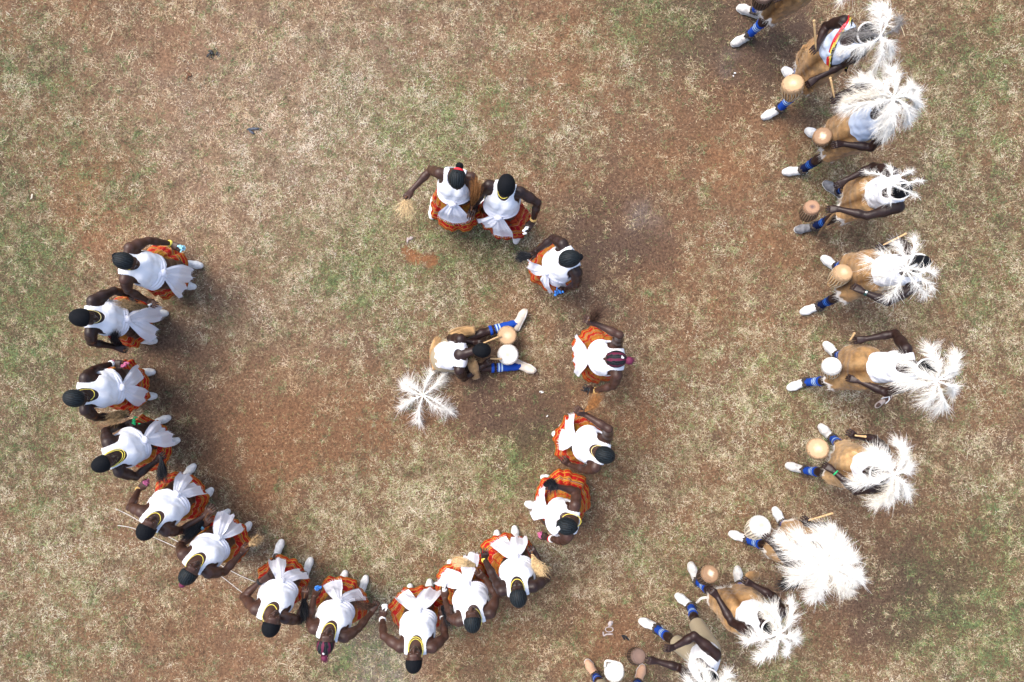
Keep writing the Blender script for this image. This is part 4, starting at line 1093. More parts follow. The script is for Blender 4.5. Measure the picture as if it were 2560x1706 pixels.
def dress_man(sp, c):
    root, f, L, U, Pc, Nk = c['root'], c['f'], c['L'], c['U'], c['Pc'], c['Nk']; Fw = c['Fw']; R = c['R']
    if sp.get('seated'): Fup = U
    # shorts
    w0 = Pc + U * 0.085
    def top(hh):
        def g(D, X, Y, Z):
            return np.maximum(D, (X - w0[0]) * U[0] + (Y - w0[1]) * U[1] + (Z - w0[2]) * U[2] - hh)
        return g
    sc = sp.get('shortlen', 0.93)
    pr = [E_(Pc, R, (0.155, 0.118, 0.13), 0.05), E_(Pc - Fw * 0.05 - U * 0.04, R, (0.15, 0.10, 0.12), 0.05)]
    for hip, kn, an, d in c['LG']:
        pr.append(C_(hip, hip + (kn - hip) * sc, 0.095, 0.078, 0.05, True))
    link('shorts', solid(pr, 0.008, 0.012, top(0.0)), KHAKI, root)
    # belt
    bp = [E_(Pc, R, (0.155, 0.118, 0.13), 0.05), c['torso'][3]]
    def bc(D, X, Y, Z):
        u = (X - w0[0]) * U[0] + (Y - w0[1]) * U[1] + (Z - w0[2]) * U[2]
        return np.maximum(D, np.abs(u + 0.005) - 0.021)
    link('belt', solid(bp, 0.007, 0.024, bc), sp.get('belt', BLACK), root)
    # hide worn as an apron over the shorts
    if sp.get('hide') is not None:
        hr = sp.get('hr', 1.0); hl = sp.get('hidelen', (0.70, 0.85)); ph = rng.uniform(0, 6, 4)
        pr = [E_(Pc - U * 0.02, R, (0.165, 0.13, 0.13), 0.06)]
        for q, (hip, kn, an, d) in zip(hl, c['LG']):
            pr.append(C_(hip + f * 0.02, hip + (kn - hip) * q + f * 0.03, 0.115 * hr, 0.105 * hr, 0.20, True))
        legs = [(hip, nrm(kn - hip), np.linalg.norm(kn - hip) * q) for q, (hip, kn, an, d) in zip(hl, c['LG'])]
        def hemdist(X, Y, Z):
            best = None
            l = (X - Pc[0]) * L[0] + (Y - Pc[1]) * L[1] + (Z - Pc[2]) * L[2]
            wob = 0.030 * np.sin(l * 26 + ph[0]) + 0.022 * np.sin(l * 47 + ph[1]) + 0.014 * np.sin(l * 90 + ph[2])
            mz = sum((h + d * ln for h, d, ln in legs)) / 2; dm = nrm(legs[0][1] + legs[1][1])
            s = (X - mz[0]) * dm[0] + (Y - mz[1]) * dm[1] + (Z - mz[2]) * dm[2]
            return s + wob - 0.035
        def cut(D, X, Y, Z):
            D = np.maximum(D, (X - w0[0]) * U[0] + (Y - w0[1]) * U[1] + (Z - w0[2]) * U[2] + 0.015)
            D = D + 0.006 * np.sin(X * 31 + ph[3]) * np.sin(Y * 37) + 0.004 * np.sin(X * 70) * np.sin(Z * 63)
            return np.maximum(D, hemdist(X, Y, Z))
        g = solid(pr, 0.0085, 0.018, cut)
        V = g[0]; hd = hemdist(V[:, 0], V[:, 1], V[:, 2])
        l = (V - Pc) @ L
        edge = np.clip(1 + (hd + 0.0) / 0.11, 0, 1); dark = np.clip(1 - np.abs(l + 0.02 + 0.05 * np.sin(ph[1])) / 0.075, 0, 1) * 1.0 * (1 - edge)
        h = link('hide_apron', g, sp['hide'], root, {'edge': edge, 'dark': dark})
        # fur on it and ragged tufts along its hem
        ids = rng.choice(len(V), min(2600, len(V)), replace=False)
        cen = Pc - U * 0.2; o = V[ids] - cen; out = o / np.linalg.norm(o, axis=1, keepdims=True)
        dn = nrm(c['LG'][0][1] + c['LG'][1][1] - 2 * Pc)
        v = out * 0.35 + dn * 0.8 + rng.normal(size=out.shape) * 0.25
        ln = rng.uniform(0.018, 0.034, len(ids)) * (1 + 0.8 * edge[ids]); q = np.linspace(0, 1, 3)
        path = V[ids][:, None, :] + v[:, None, :] * (ln[:, None] * q)[:, :, None]
        gg = ribbons(path, np.full(len(ids), 0.003))
        ed = np.repeat(edge[ids], 6); dk = np.repeat(dark[ids], 6)
        link('hide_fur', gg, sp['hide'], h, {'edge': ed, 'dark': dk})
    for pts, r0, r1, m_ in sp.get('flaps', []):              # legs and tail of the hide that hang loose
        pp = resample([P(*q) for q in pts], 10)
        rr = np.linspace(r0, r1, 10) * (1 + 0.25 * np.sin(np.linspace(0, 6, 10)))
        g = merge([tube(pp, rr, 10, True, 0.35), bundle(pp, 160, r0, r1 * 1.3, 0.0035, 6, 0.006)])
        link('hide_flap', g, m_, root, {'edge': np.full(len(g[0]), 0.15), 'dark': np.zeros(len(g[0]))})
    # socks and rattles
    for i, (hip, kn, an, d) in enumerate(c['LG']):
        ks = sp.get('sock', ('blue', 'blue'))[i]
        if ks:
            f0, sm = {'blue': (0.42, SOCK), 'low': (0.62, SOCK), 'dark': (0.45, SOCKD), 'long': (0.22, SOCK)}[ks]
            a = kn + (an - kn) * f0; pp = [a + (an - a) * t for t in np.linspace(0, 1.05, 16)]
            rr = np.interp(np.linspace(f0, 1, 16), [0, 0.3, 1], [0.056, 0.059, 0.042]) + 0.003 * np.sin(np.arange(16) * 1.7)
            rr[0] += 0.003
            seg = 16; g = tube(pp, rr, seg)
            tt = np.r_[np.repeat(np.linspace(0, 1, 16), seg), 0, 1]
            link('sock', g, sm, root, {'t': tt})
        if sp.get('rattle', (1, 1))[i]:
            dd, a1, a2 = basis(an - kn); g = [ring(an - dd * 0.028, a1, a2, 0.050, 0.050, 0.016, 20, 6)]
            for j in range(26):
                t = rng.uniform(0, 6.28); rr = rng.uniform(0.050, 0.062); cc = an - dd * rng.uniform(0.0, 0.055)
                g.append(ball(cc + rr * (math.cos(t) * a1 + math.sin(t) * a2), rng.uniform(0.010, 0.016), None, 7, 5))
            link('ankle_rattle', merge(g), sp.get('rmat', RATTLE), root)
    if 'watch' in sp:
        s, e, w, fg = c['J'][sp['watch']]; d, a, b = basis(w - e); cc = w - d * 0.03
        link('watch_strap', tube([cc - d * 0.012, cc + d * 0.012], 0.034, 18, False), GREEN, root)
        link('watch_face', ball(cc + b * 0.034, (0.014, 0.014, 0.006)), WPL, root)
    if 'wrist' in sp:
        n, m_ = sp['wrist']; s, e, w, fg = c['J'][n]; d, a, b = basis(w - e)
        link('bracelet', ring(w - d * 0.02, a, b, 0.032, 0.032, 0.008, 18, 6), m_, root)
    if 'sash' in sp:
        T = c['T']; pr = c['torso'] + [E_(Pc + U * 0.13, R, (0.138, 0.118, 0.14), 0.08)]
        side = sp['sash']                                     # +1: from the right shoulder to the left hip
        cols = [(BLACK, -0.036), (YEL, 0.0), (RED, 0.036)]
        for m_, off in cols:
            pts = []
            for t in np.linspace(-0.25, 1.25, 34):
                l = side * (0.11 - 0.26 * t); u = T - 0.01 - (T - 0.03) * t
                if t < 0: u = T + 0.01 + t * 0.1; 
                p = Pc + L * (l + off * 0.8) + U * (u + off * 0.6 * side)
                best = None
                if t < 0: start = p + Fw * (0.02 + t * 0.2) + U * 0.2; step = -U
                else: start = p + Fw * 0.4; step = -Fw
                for s_ in range(60):
                    q = start + step * 0.01 * s_
                    if prims_at(pr, q, 0.013)[0] < 0.008: break
                pts.append(q)
            V, Q, r_, c_ = strip(pts, [0.037, 0.037], Fw + U * 0.2, 34, 5, 0.001, 0.0)
            link('sash', thick(V, Q, r_, c_, 0.004), m_, root)
    if 'tassel' in sp:
        pts = [P(*q) for q in sp['tassel']]
        link('hair_tassel', bundle(pts, 420, 0.05, 0.075, 0.005, 7, 0.02), PL_BLACK, root)
    hd = sp.get('hd')
    if hd:
        hub = P(*hd['hub'], c['Hc'][2] + hd.get('dz', 0.20))
        up = nrm(hub - c['Hc']) * 0.5 + A([0, 0, 1.0]) * 0.5
        args = {k: v for k, v in hd.items() if k not in ('hub', 'dz')}
        make_headdress(root, hub, up, head=c['Hc'], **args)
# ------------------------------------------------------------------ the circle of dancers
GW, GM = 'dancers standing in the open circle', 'drummers lined up along the right side'
WOMEN = [
 dict(key='A1', label='dancer with a red band round her hair bun, left one of the top pair', H=(1144, 449), fd=(-25, 190), pit=-28, bun=(1149, 416, .040), band=RED, bandr=.016,
   s1=(1100, 434), e1=(1077, 425), w1=(1029, 476), f1=(1010, 500), m1='dd', s2=(1176, 452), e2=(1187, 486), w2=(1180, 523), f2=(1175, 547), K=(1134, 509), az=(-14, 100),
   T=[(1113, 544, .62), (1153, 552, .60)], feet=[(1081, 530), (1141, 552)], sk=0, hem=(.27, .2), hc=(1140, 525), neck=None),
 dict(key='A2', label='dancer with short fluffy black hair and bowed head, right one of the top pair', H=(1266, 464), fd=(-12, 150), pit=-50, hair='crop', ho=.018, hl=.06,
   s1=(1212, 462), e1=(1204, 482), w1=(1189, 515), f1=(1177, 536), s2=(1312, 490), e2=(1344, 507), w2=(1332, 554), f2=(1315, 574), K=(1247, 545), az=(-22, 100), skin=2,
   T=[(1206, 560, .6), (1259, 588, .5)], feet=[(1201, 535), (1292, 592)], sk=3, hem=(.27, .2), hc=(1262, 545), neck=YEL, nn=1, brac=[(2, GOLD, .12)], cloth=[(2, WPL)], clothlabel='white cloth in the hand of the dancer with short fluffy hair'),
 dict(key='A3', label='dancer with a magenta band round braided hair, bending near the top right of the circle', H=(1424, 648), fd=(-100, 12), pit=-40, hair='braid', ho=.016, bun=(1449, 643, .038), band=BURG, bandr=.006,
   s1=(1399, 606), e1=(1383, 596), w1=(1338, 630), f1=(1325, 642), s2=(1443, 690), e2=(1440, 712), w2=(1414, 724), f2=(1394, 729), K=(1368, 680), az=(-90, 45), skin=2,
   T=[(1322, 666, .62, .12), (1370, 724, .62, .13), (1417, 697, .85, .10)], feet=[(1345, 668), (1368, 705)], sk=2, hem=(.27, .22), hc=(1380, 668), bulge=1.08, neck=YEL, nn=2, cloth=[(2, BLUE)], clothlabel='dark blue cloth held low by the dancer with the magenta hair band'),
 dict(key='A4', label='dancer with a burgundy ponytail held by a white clip, right edge of circle', H=(1537, 898), fd=(-100, 0), pit=-10, hair='streak', bun=(1573, 902, .042), tail=True, bunm='burg', clip=(1554, 895),
   s1=(1540, 850), e1=(1549, 838), w1=(1487, 809), f1=(1457, 794), m1='uu', s2=(1538, 948), e2=(1534, 965), w2=(1485, 978), f2=(1463, 971), K=(1471, 895), az=(-100, 0),
   T=[(1436, 862, .60, .17), (1437, 918, .60, .17)], feet=[(1470, 876), (1470, 915)], sk=2, hem=(.29, .24), hc=(1490, 888), bulge=1.1, neck=None, brac=[(2, GOLD, .06)], cloth=[(2, BLACK)], clothlabel='black cloth held by the dancer with the burgundy ponytail'),
 dict(key='A5', label='dancer with a light blue band round her hair, right side of the circle', H=(1508, 1136), fd=(-90, -26), pit=-8, bun=(1527, 1147, .036), band=LBLUE, bandr=.009,
   s1=(1515, 1092), e1=(1522, 1073), w1=(1461, 1036), f1=(1438, 1022), m1='uu', s2=(1484, 1168), e2=(1466, 1176), w2=(1421, 1162), f2=(1406, 1146), K=(1436, 1098), az=(-92, -36),
   T=[(1423, 1044, .66, .11), (1405, 1100, .6, .16)], feet=[(1415, 1072), (1397, 1090)], sk=0, hem=(.27, .22), hc=(1440, 1098), neck=PALEYEL, nn=2),
 dict(key='A6', label='bending dancer with a bun and a wide orange skirt, lower right of the circle', H=(1415, 1314), fd=(-90, -16), pit=-25, bun=(1438, 1321, .030), clip=(1396, 1322),
   s1=(1428, 1255), e1=(1442, 1229), w1=(1394, 1217), f1=(1350, 1214), m1='mu', s2=(1424, 1342), e2=(1408, 1354), w2=(1372, 1346), f2=(1349, 1339), K=(1366, 1288), az=(-90, -22), zS=1.24,
   T=[(1350, 1230, .62, .14), (1330, 1268, .6, .13)], feet=[(1369, 1198), (1329, 1264)], sk=2, hem=(.33, .28), hc=(1405, 1250), bulge=1.2, neck=YEL, nn=2, brac=[(2, RED, .1), (2, WPL, .2)], cloth=[(2, PINK)], clothlabel='pink cloth in the fist of the bending dancer'),
 dict(key='A7', label='dancer with a blond whisk and a yellow bracelet, rightmost of the bottom row', H=(1295, 1487), fd=(-20, -120), pit=0, hair='braid', hl=.012,
   s1=(1250, 1470), e1=(1236, 1445), w1=(1211, 1398), f1=(1212, 1376), s2=(1338, 1466), e2=(1367, 1447), w2=(1342, 1391), f2=(1322, 1366), K=(1288, 1395), az=(-12, -100), skin=2,
   T=[(1246, 1356, .5, .13), (1297, 1344, .5, .15)], feet=[(1243, 1345), (1288, 1334)], sk=2, hem=(.29, .22), hc=(1268, 1390), neck=YEL, nn=1, brac=[(1, YEL, .04)]),
 dict(key='A8', label='dancer holding a blond whisk with a blue band across her skirt, at the bottom right', H=(1181, 1549), fd=(-12, -120), pit=8, hair='braid', hl=.0,
   s1=(1148, 1560), e1=(1126, 1545), w1=(1112, 1497), f1=(1111, 1468), s2=(1226, 1518), e2=(1241, 1490), w2=(1212, 1445), f2=(1191, 1428), K=(1166, 1462), az=(-25, -100),
   T=[(1103, 1442, .56, .17), (1177, 1388, .50, .15)], feet=[(1127, 1418), (1180, 1400)], sk=2, hem=(.28, .22), hc=(1155, 1450), neck=YEL, nn=2, cloth=[(1, WPL)], clothlabel='small white cloth in the raised hand beside the black whisk'),
 dict(key='A9', label='dancer with cropped hair and silver bangles on both wrists, lowest in the circle', H=(1035, 1650), fd=(0, -120), pit=20, hair='crop', ho=.008, hl=.0,
   s1=(1000, 1615), e1=(959, 1590), w1=(956, 1546), f1=(960, 1517), s2=(1083, 1615), e2=(1112, 1592), w2=(1107, 1541), f2=(1104, 1520), K=(1045, 1522), az=(2, -100),
   T=[(1006, 1488, .5, .12), (1083, 1474, .55, .16)], feet=[(1024, 1480), (1073, 1468)], sk=1, hem=(.29, .22), hc=(1045, 1520), neck=YEL, nn=2, brac=[(1, WPL, .08), (2, WPL, .06)], cloth=[(1, WPL)], clothlabel='small white cloth in the left fist of the dancer with cropped hair'),
 dict(key='A10', label='dancer with a white flower on her burgundy ponytail, at the bottom left of centre', H=(816, 1604), fd=(14, -120), pit=20, hair='streak', hl=.0, bun=(811, 1645, .032), tail=True, bunm='burg', clip=(809, 1631),
   s1=(789, 1572), e1=(775, 1549), w1=(786, 1490), f1=(797, 1468), s2=(862, 1584), e2=(895, 1572), w2=(929, 1532), f2=(944, 1500), K=(846, 1503), az=(28, -100),
   T=[(833, 1464, .5, .12), (902, 1488, .52, .14)], feet=[(858, 1446), (910, 1458)], sk=1, hem=(.28, .22), hc=(855, 1500), neck=YEL, nn=1, cloth=[(1, BLUE)], clothlabel='blue and white cloth in the hand of the dancer with the flower hair clip'),
 dict(key='A11', label='dancer with a small bun and dark bangle, one hand resting on her shawl', H=(681, 1559), fd=(26, -120), pit=18, hair='crop', ho=.014, hl=.0, bun=(670, 1584, .030),
   s1=(641, 1514), e1=(609, 1492), w1=(652, 1453), f1=(688, 1432), m1='du', s2=(720, 1548), e2=(747, 1552), w2=(762, 1497), f2=(764, 1466), K=(702, 1450), az=(30, -100),
   T=[(693, 1398, .5, .13), (760, 1432, .55, .15)], feet=[(698, 1368), (771, 1413)], sk=0, hem=(.27, .22), hc=(708, 1450), neck=YEL, nn=1, brac=[(1, BLACK, .06)]),
 dict(key='A12', label='dancer with a pink streaked topknot holding a tan tipped whisk, lower left of the circle', H=(476, 1432), fd=(60, -100), pit=16, hair='braid', hl=.004, bun=(456, 1462, .034), bunm='burg', band=BURG, bandr=.008,
   s1=(456, 1386), e1=(450, 1364), w1=(508, 1315), f1=(528, 1294), m1='du', s2=(531, 1425), e2=(561, 1430), w2=(604, 1383), f2=(618, 1362), K=(545, 1345), az=(62, -84),
   T=[(566, 1283, .56, .13), (595, 1310, .52, .14)], feet=[(560, 1290), (614, 1322)], sk=1, hem=(.28, .22), hc=(560, 1346), neck=YEL, nn=1, brac=[(1, LBLUE, .08)]),
 dict(key='A13', label='dancer with thick short black hair stretching an open hand forward, lower left', H=(371, 1319), fd=(40, -95), pit=16, hair='crop', ho=.016, hl=.004,
   s1=(346, 1283), e1=(326, 1269), w1=(348, 1222), f1=(366, 1206), s2=(432, 1320), e2=(452, 1327), w2=(512, 1290), f2=(534, 1268), m2='du', c2=.15, K=(444, 1233), az=(62, -80),
   T=[(467, 1187, .56, .13), (500, 1221, .52, .15)], feet=[(474, 1176), (518, 1236)], sk=1, hem=(.28, .22), hc=(455, 1240), neck=YEL, nn=1, brac=[(1, GOLD, .05)], cloth=[(1, PINK)], clothlabel='reddish cloth in the left fist at the lower left'),
 dict(key='A14', label='dancer with cropped hair carrying a green printed cloth, on the left side of the circle', H=(263, 1157), fd=(90, -52), pit=-6, hair='crop', ho=.010, hl=.01,
   s1=(262, 1106), e1=(264, 1078), w1=(313, 1062), f1=(336, 1056), s2=(318, 1180), e2=(339, 1192), w2=(393, 1152), f2=(407, 1138), K=(362, 1097), az=(92, -36),
   T=[(403, 1063, .5, .13), (431, 1095, .5, .15)], feet=[(407, 1050), (430, 1106)], sk=1, hem=(.29, .22), hc=(372, 1110), neck=YEL, nn=2, skin=2, cloth=[(1, GREENC)], clothlabel='green printed cloth held beside the white shawl on the left'),
 dict(key='A15', label='dancer with greying braided hair and a white beaded cuff, leftmost of all', H=(192, 996), fd=(95, 32), pit=-20, hair='braid',
   s1=(222, 944), e1=(231, 926), w1=(283, 908), f1=(313, 912), s2=(216, 1030), e2=(240, 1044), w2=(296, 1041), f2=(320, 1033), K=(308, 965), az=(100, 0), skin=2,
   T=[(349, 930, .5, .15), (361, 998, .5, .14)], feet=[(367, 931), (372, 991)], sk=0, hem=(.28, .22), hc=(315, 965), neck=YEL, nn=2, brac=[(1, WPL, .1), (1, PINK, .02)], cloth=[(1, PINK)], clothlabel='beaded dark red cloth in the left hand of the greying dancer'),
 dict(key='A16', label='dancer with a smooth black bob and a black whisk, second down on the left', H=(211, 795), fd=(100, 12), pit=-8, hair='crop', ho=.018, hl=.014,
   s1=(243, 755), e1=(285, 727), w1=(325, 738), f1=(339, 751), s2=(226, 831), e2=(228, 856), w2=(287, 868), f2=(325, 878), K=(320, 797), az=(100, 6), skin=2,
   T=[(402, 784, .45, .15), (388, 840, .5, .12)], feet=[(400, 783), (372, 852)], sk=0, hem=(.27, .21), hc=(318, 800), neck=PALEYEL, nn=1),
 dict(key='A17', label='dancer with a white ball on her braided topknot and a thick yellow bracelet', H=(316, 654), fd=(90, 28), pit=-14, bun=(290, 641, .038), clip=(297, 649),
   s1=(333, 622), e1=(371, 602), w1=(426, 609), f1=(455, 624), s2=(313, 698), e2=(320, 726), w2=(370, 753), f2=(388, 764), K=(415, 685), az=(96, 14),
   T=[(479, 690, .5, .15), (459, 730, .52, .15)], feet=[(487, 662), (470, 715)], sk=1, hem=(.29, .22), hc=(408, 676), neck=YEL, nn=2, brac=[(1, YEL, .04)], cloth=[(1, LBLUE)], clothlabel='blue and pink beaded cloth hanging from the hand with the yellow bracelet'),
]
CT = {}
for w in WOMEN:
    w['group'] = GW; CT[w['key']] = person(w)

def whisk(key, ai, pts, mat_, label, dz=(0.02, 0.0, -0.08), **kw):
    s, e, w, fg = CT[key]['J'][ai]; z = fg[2]
    hand = w + nrm(fg - w) * 0.085
    path = [P(u, v, max(0.05, z + (d if i else dz[0]))) for i, (u, v, d) in enumerate(pts)]
    make_whisk(hand, hand, path, mat_, label, **kw)
whisk('A1', 1, [(1012, 499, 0), (1016, 515, -.05), (1014, 538, -.12)], PL_BLOND, 'pale blond whisk fanning out from the far left hand of the top pair', s1=.19, n=330, curl=.04, width=.0026)
whisk('A1', 2, [(1181, 512, .12), (1188, 486, .50), (1192, 444, .62)], PL_RUST, 'rust brown whisk lying between the two dancers of the top pair', s1=.07, n=620, s0=.02)
whisk('A3', 1, [(1322, 640, .02), (1310, 640, 0), (1296, 646, -.06)], PL_BLACK, 'black whisk tuft in the hand of the dancer with the magenta hair band', s0=.03, s1=.085, n=520, curl=.03)
whisk('A4', 1, [(1478, 802, .04), (1489, 790, .12), (1497, 774, .12)], PL_BROWN, 'dark brown whisk above the orange skirt at the right of the circle', s1=.10, n=360, curl=.03)
whisk('A5', 1, [(1462, 1028, .02), (1487, 1012, .02), (1491, 988, -.02)], PL_RUST, 'rust brown whisk pointing up beside the dancer with the light blue band', s1=.07, n=480, curl=.03, hmat=LEATHER)
whisk('A6', 1, [(1362, 1212, .06), (1382, 1205, .14), (1380, 1230, .10)], PL_BLACK, 'black whisk over the arm of the bending dancer at the lower right', s0=.02, s1=.075, n=520, curl=.03)
whisk('A7', 2, [(1330, 1386, .05), (1340, 1412, .12), (1362, 1436, .14)], PL_BLOND, 'blond whisk along the right arm of the dancer with the yellow bracelet', s1=.09, n=520)
whisk('A8', 2, [(1186, 1414, .05), (1160, 1406, .10), (1132, 1402, .06)], PL_BLOND, 'long blond whisk with a blue band held across the skirt', s0=.02, s1=.07, n=420)
whisk('A9', 2, [(1107, 1520, .06), (1121, 1538, .14), (1131, 1562, .20)], PL_BLACK, 'black whisk between the cropped haired dancer and her neighbour', s0=.03, s1=.085, n=620, curl=.03)
whisk('A10', 2, [(938, 1512, .05), (915, 1518, .08), (884, 1506, .05)], PL_BROWN, 'thin dark brown whisk blowing across a white shawl at the bottom', s1=.07, n=260, curl=.03)
whisk('A11', 2, [(760, 1500, .06), (762, 1530, .16), (768, 1558, .24)], PL_BLACK, 'black whisk between the two dancers at the bottom left', s0=.02, s1=.09, n=640, curl=.03)
whisk('A12', 2, [(624, 1362, .02), (634, 1358, .0), (650, 1346, -.06)], PL_MIX, 'tan and white whisk tuft at the right hip of the dancer with the pink topknot', s0=.02, s1=.08, n=420)
whisk('A13', 2, [(508, 1304, .06), (484, 1326, .14), (455, 1346, .22)], PL_BLACK, 'long black whisk hanging between the two dancers at the lower left', s0=.02, s1=.07, n=560, curl=.02)
whisk('A14', 2, [(403, 1146, .03), (405, 1170, .04), (406, 1204, .02)], PL_BLACK, 'black whisk hanging beside the dancer with the green cloth', s1=.095, n=560)
whisk('A15', 2, [(316, 1032, .05), (292, 1040, .16), (270, 1054, .24)], PL_MIX, 'tan and dark whisk under the lower arm of the greying dancer', s0=.03, s1=.08, n=560, curl=.03)
whisk('A16', 2, [(300, 864, .06), (284, 850, .22), (288, 828, .34)], PL_BLACK, 'black whisk curling up over the lower arm of the dancer with the bob', s0=.03, s1=.06, n=420, curl=.03)
whisk('A17', 2, [(368, 766, .04), (336, 768, .30), (292, 756, .42)], PL_MIX, 'long tan whisk with a white handle laid across the second dancer on the left', s1=.055, n=700, hmat=WPL)

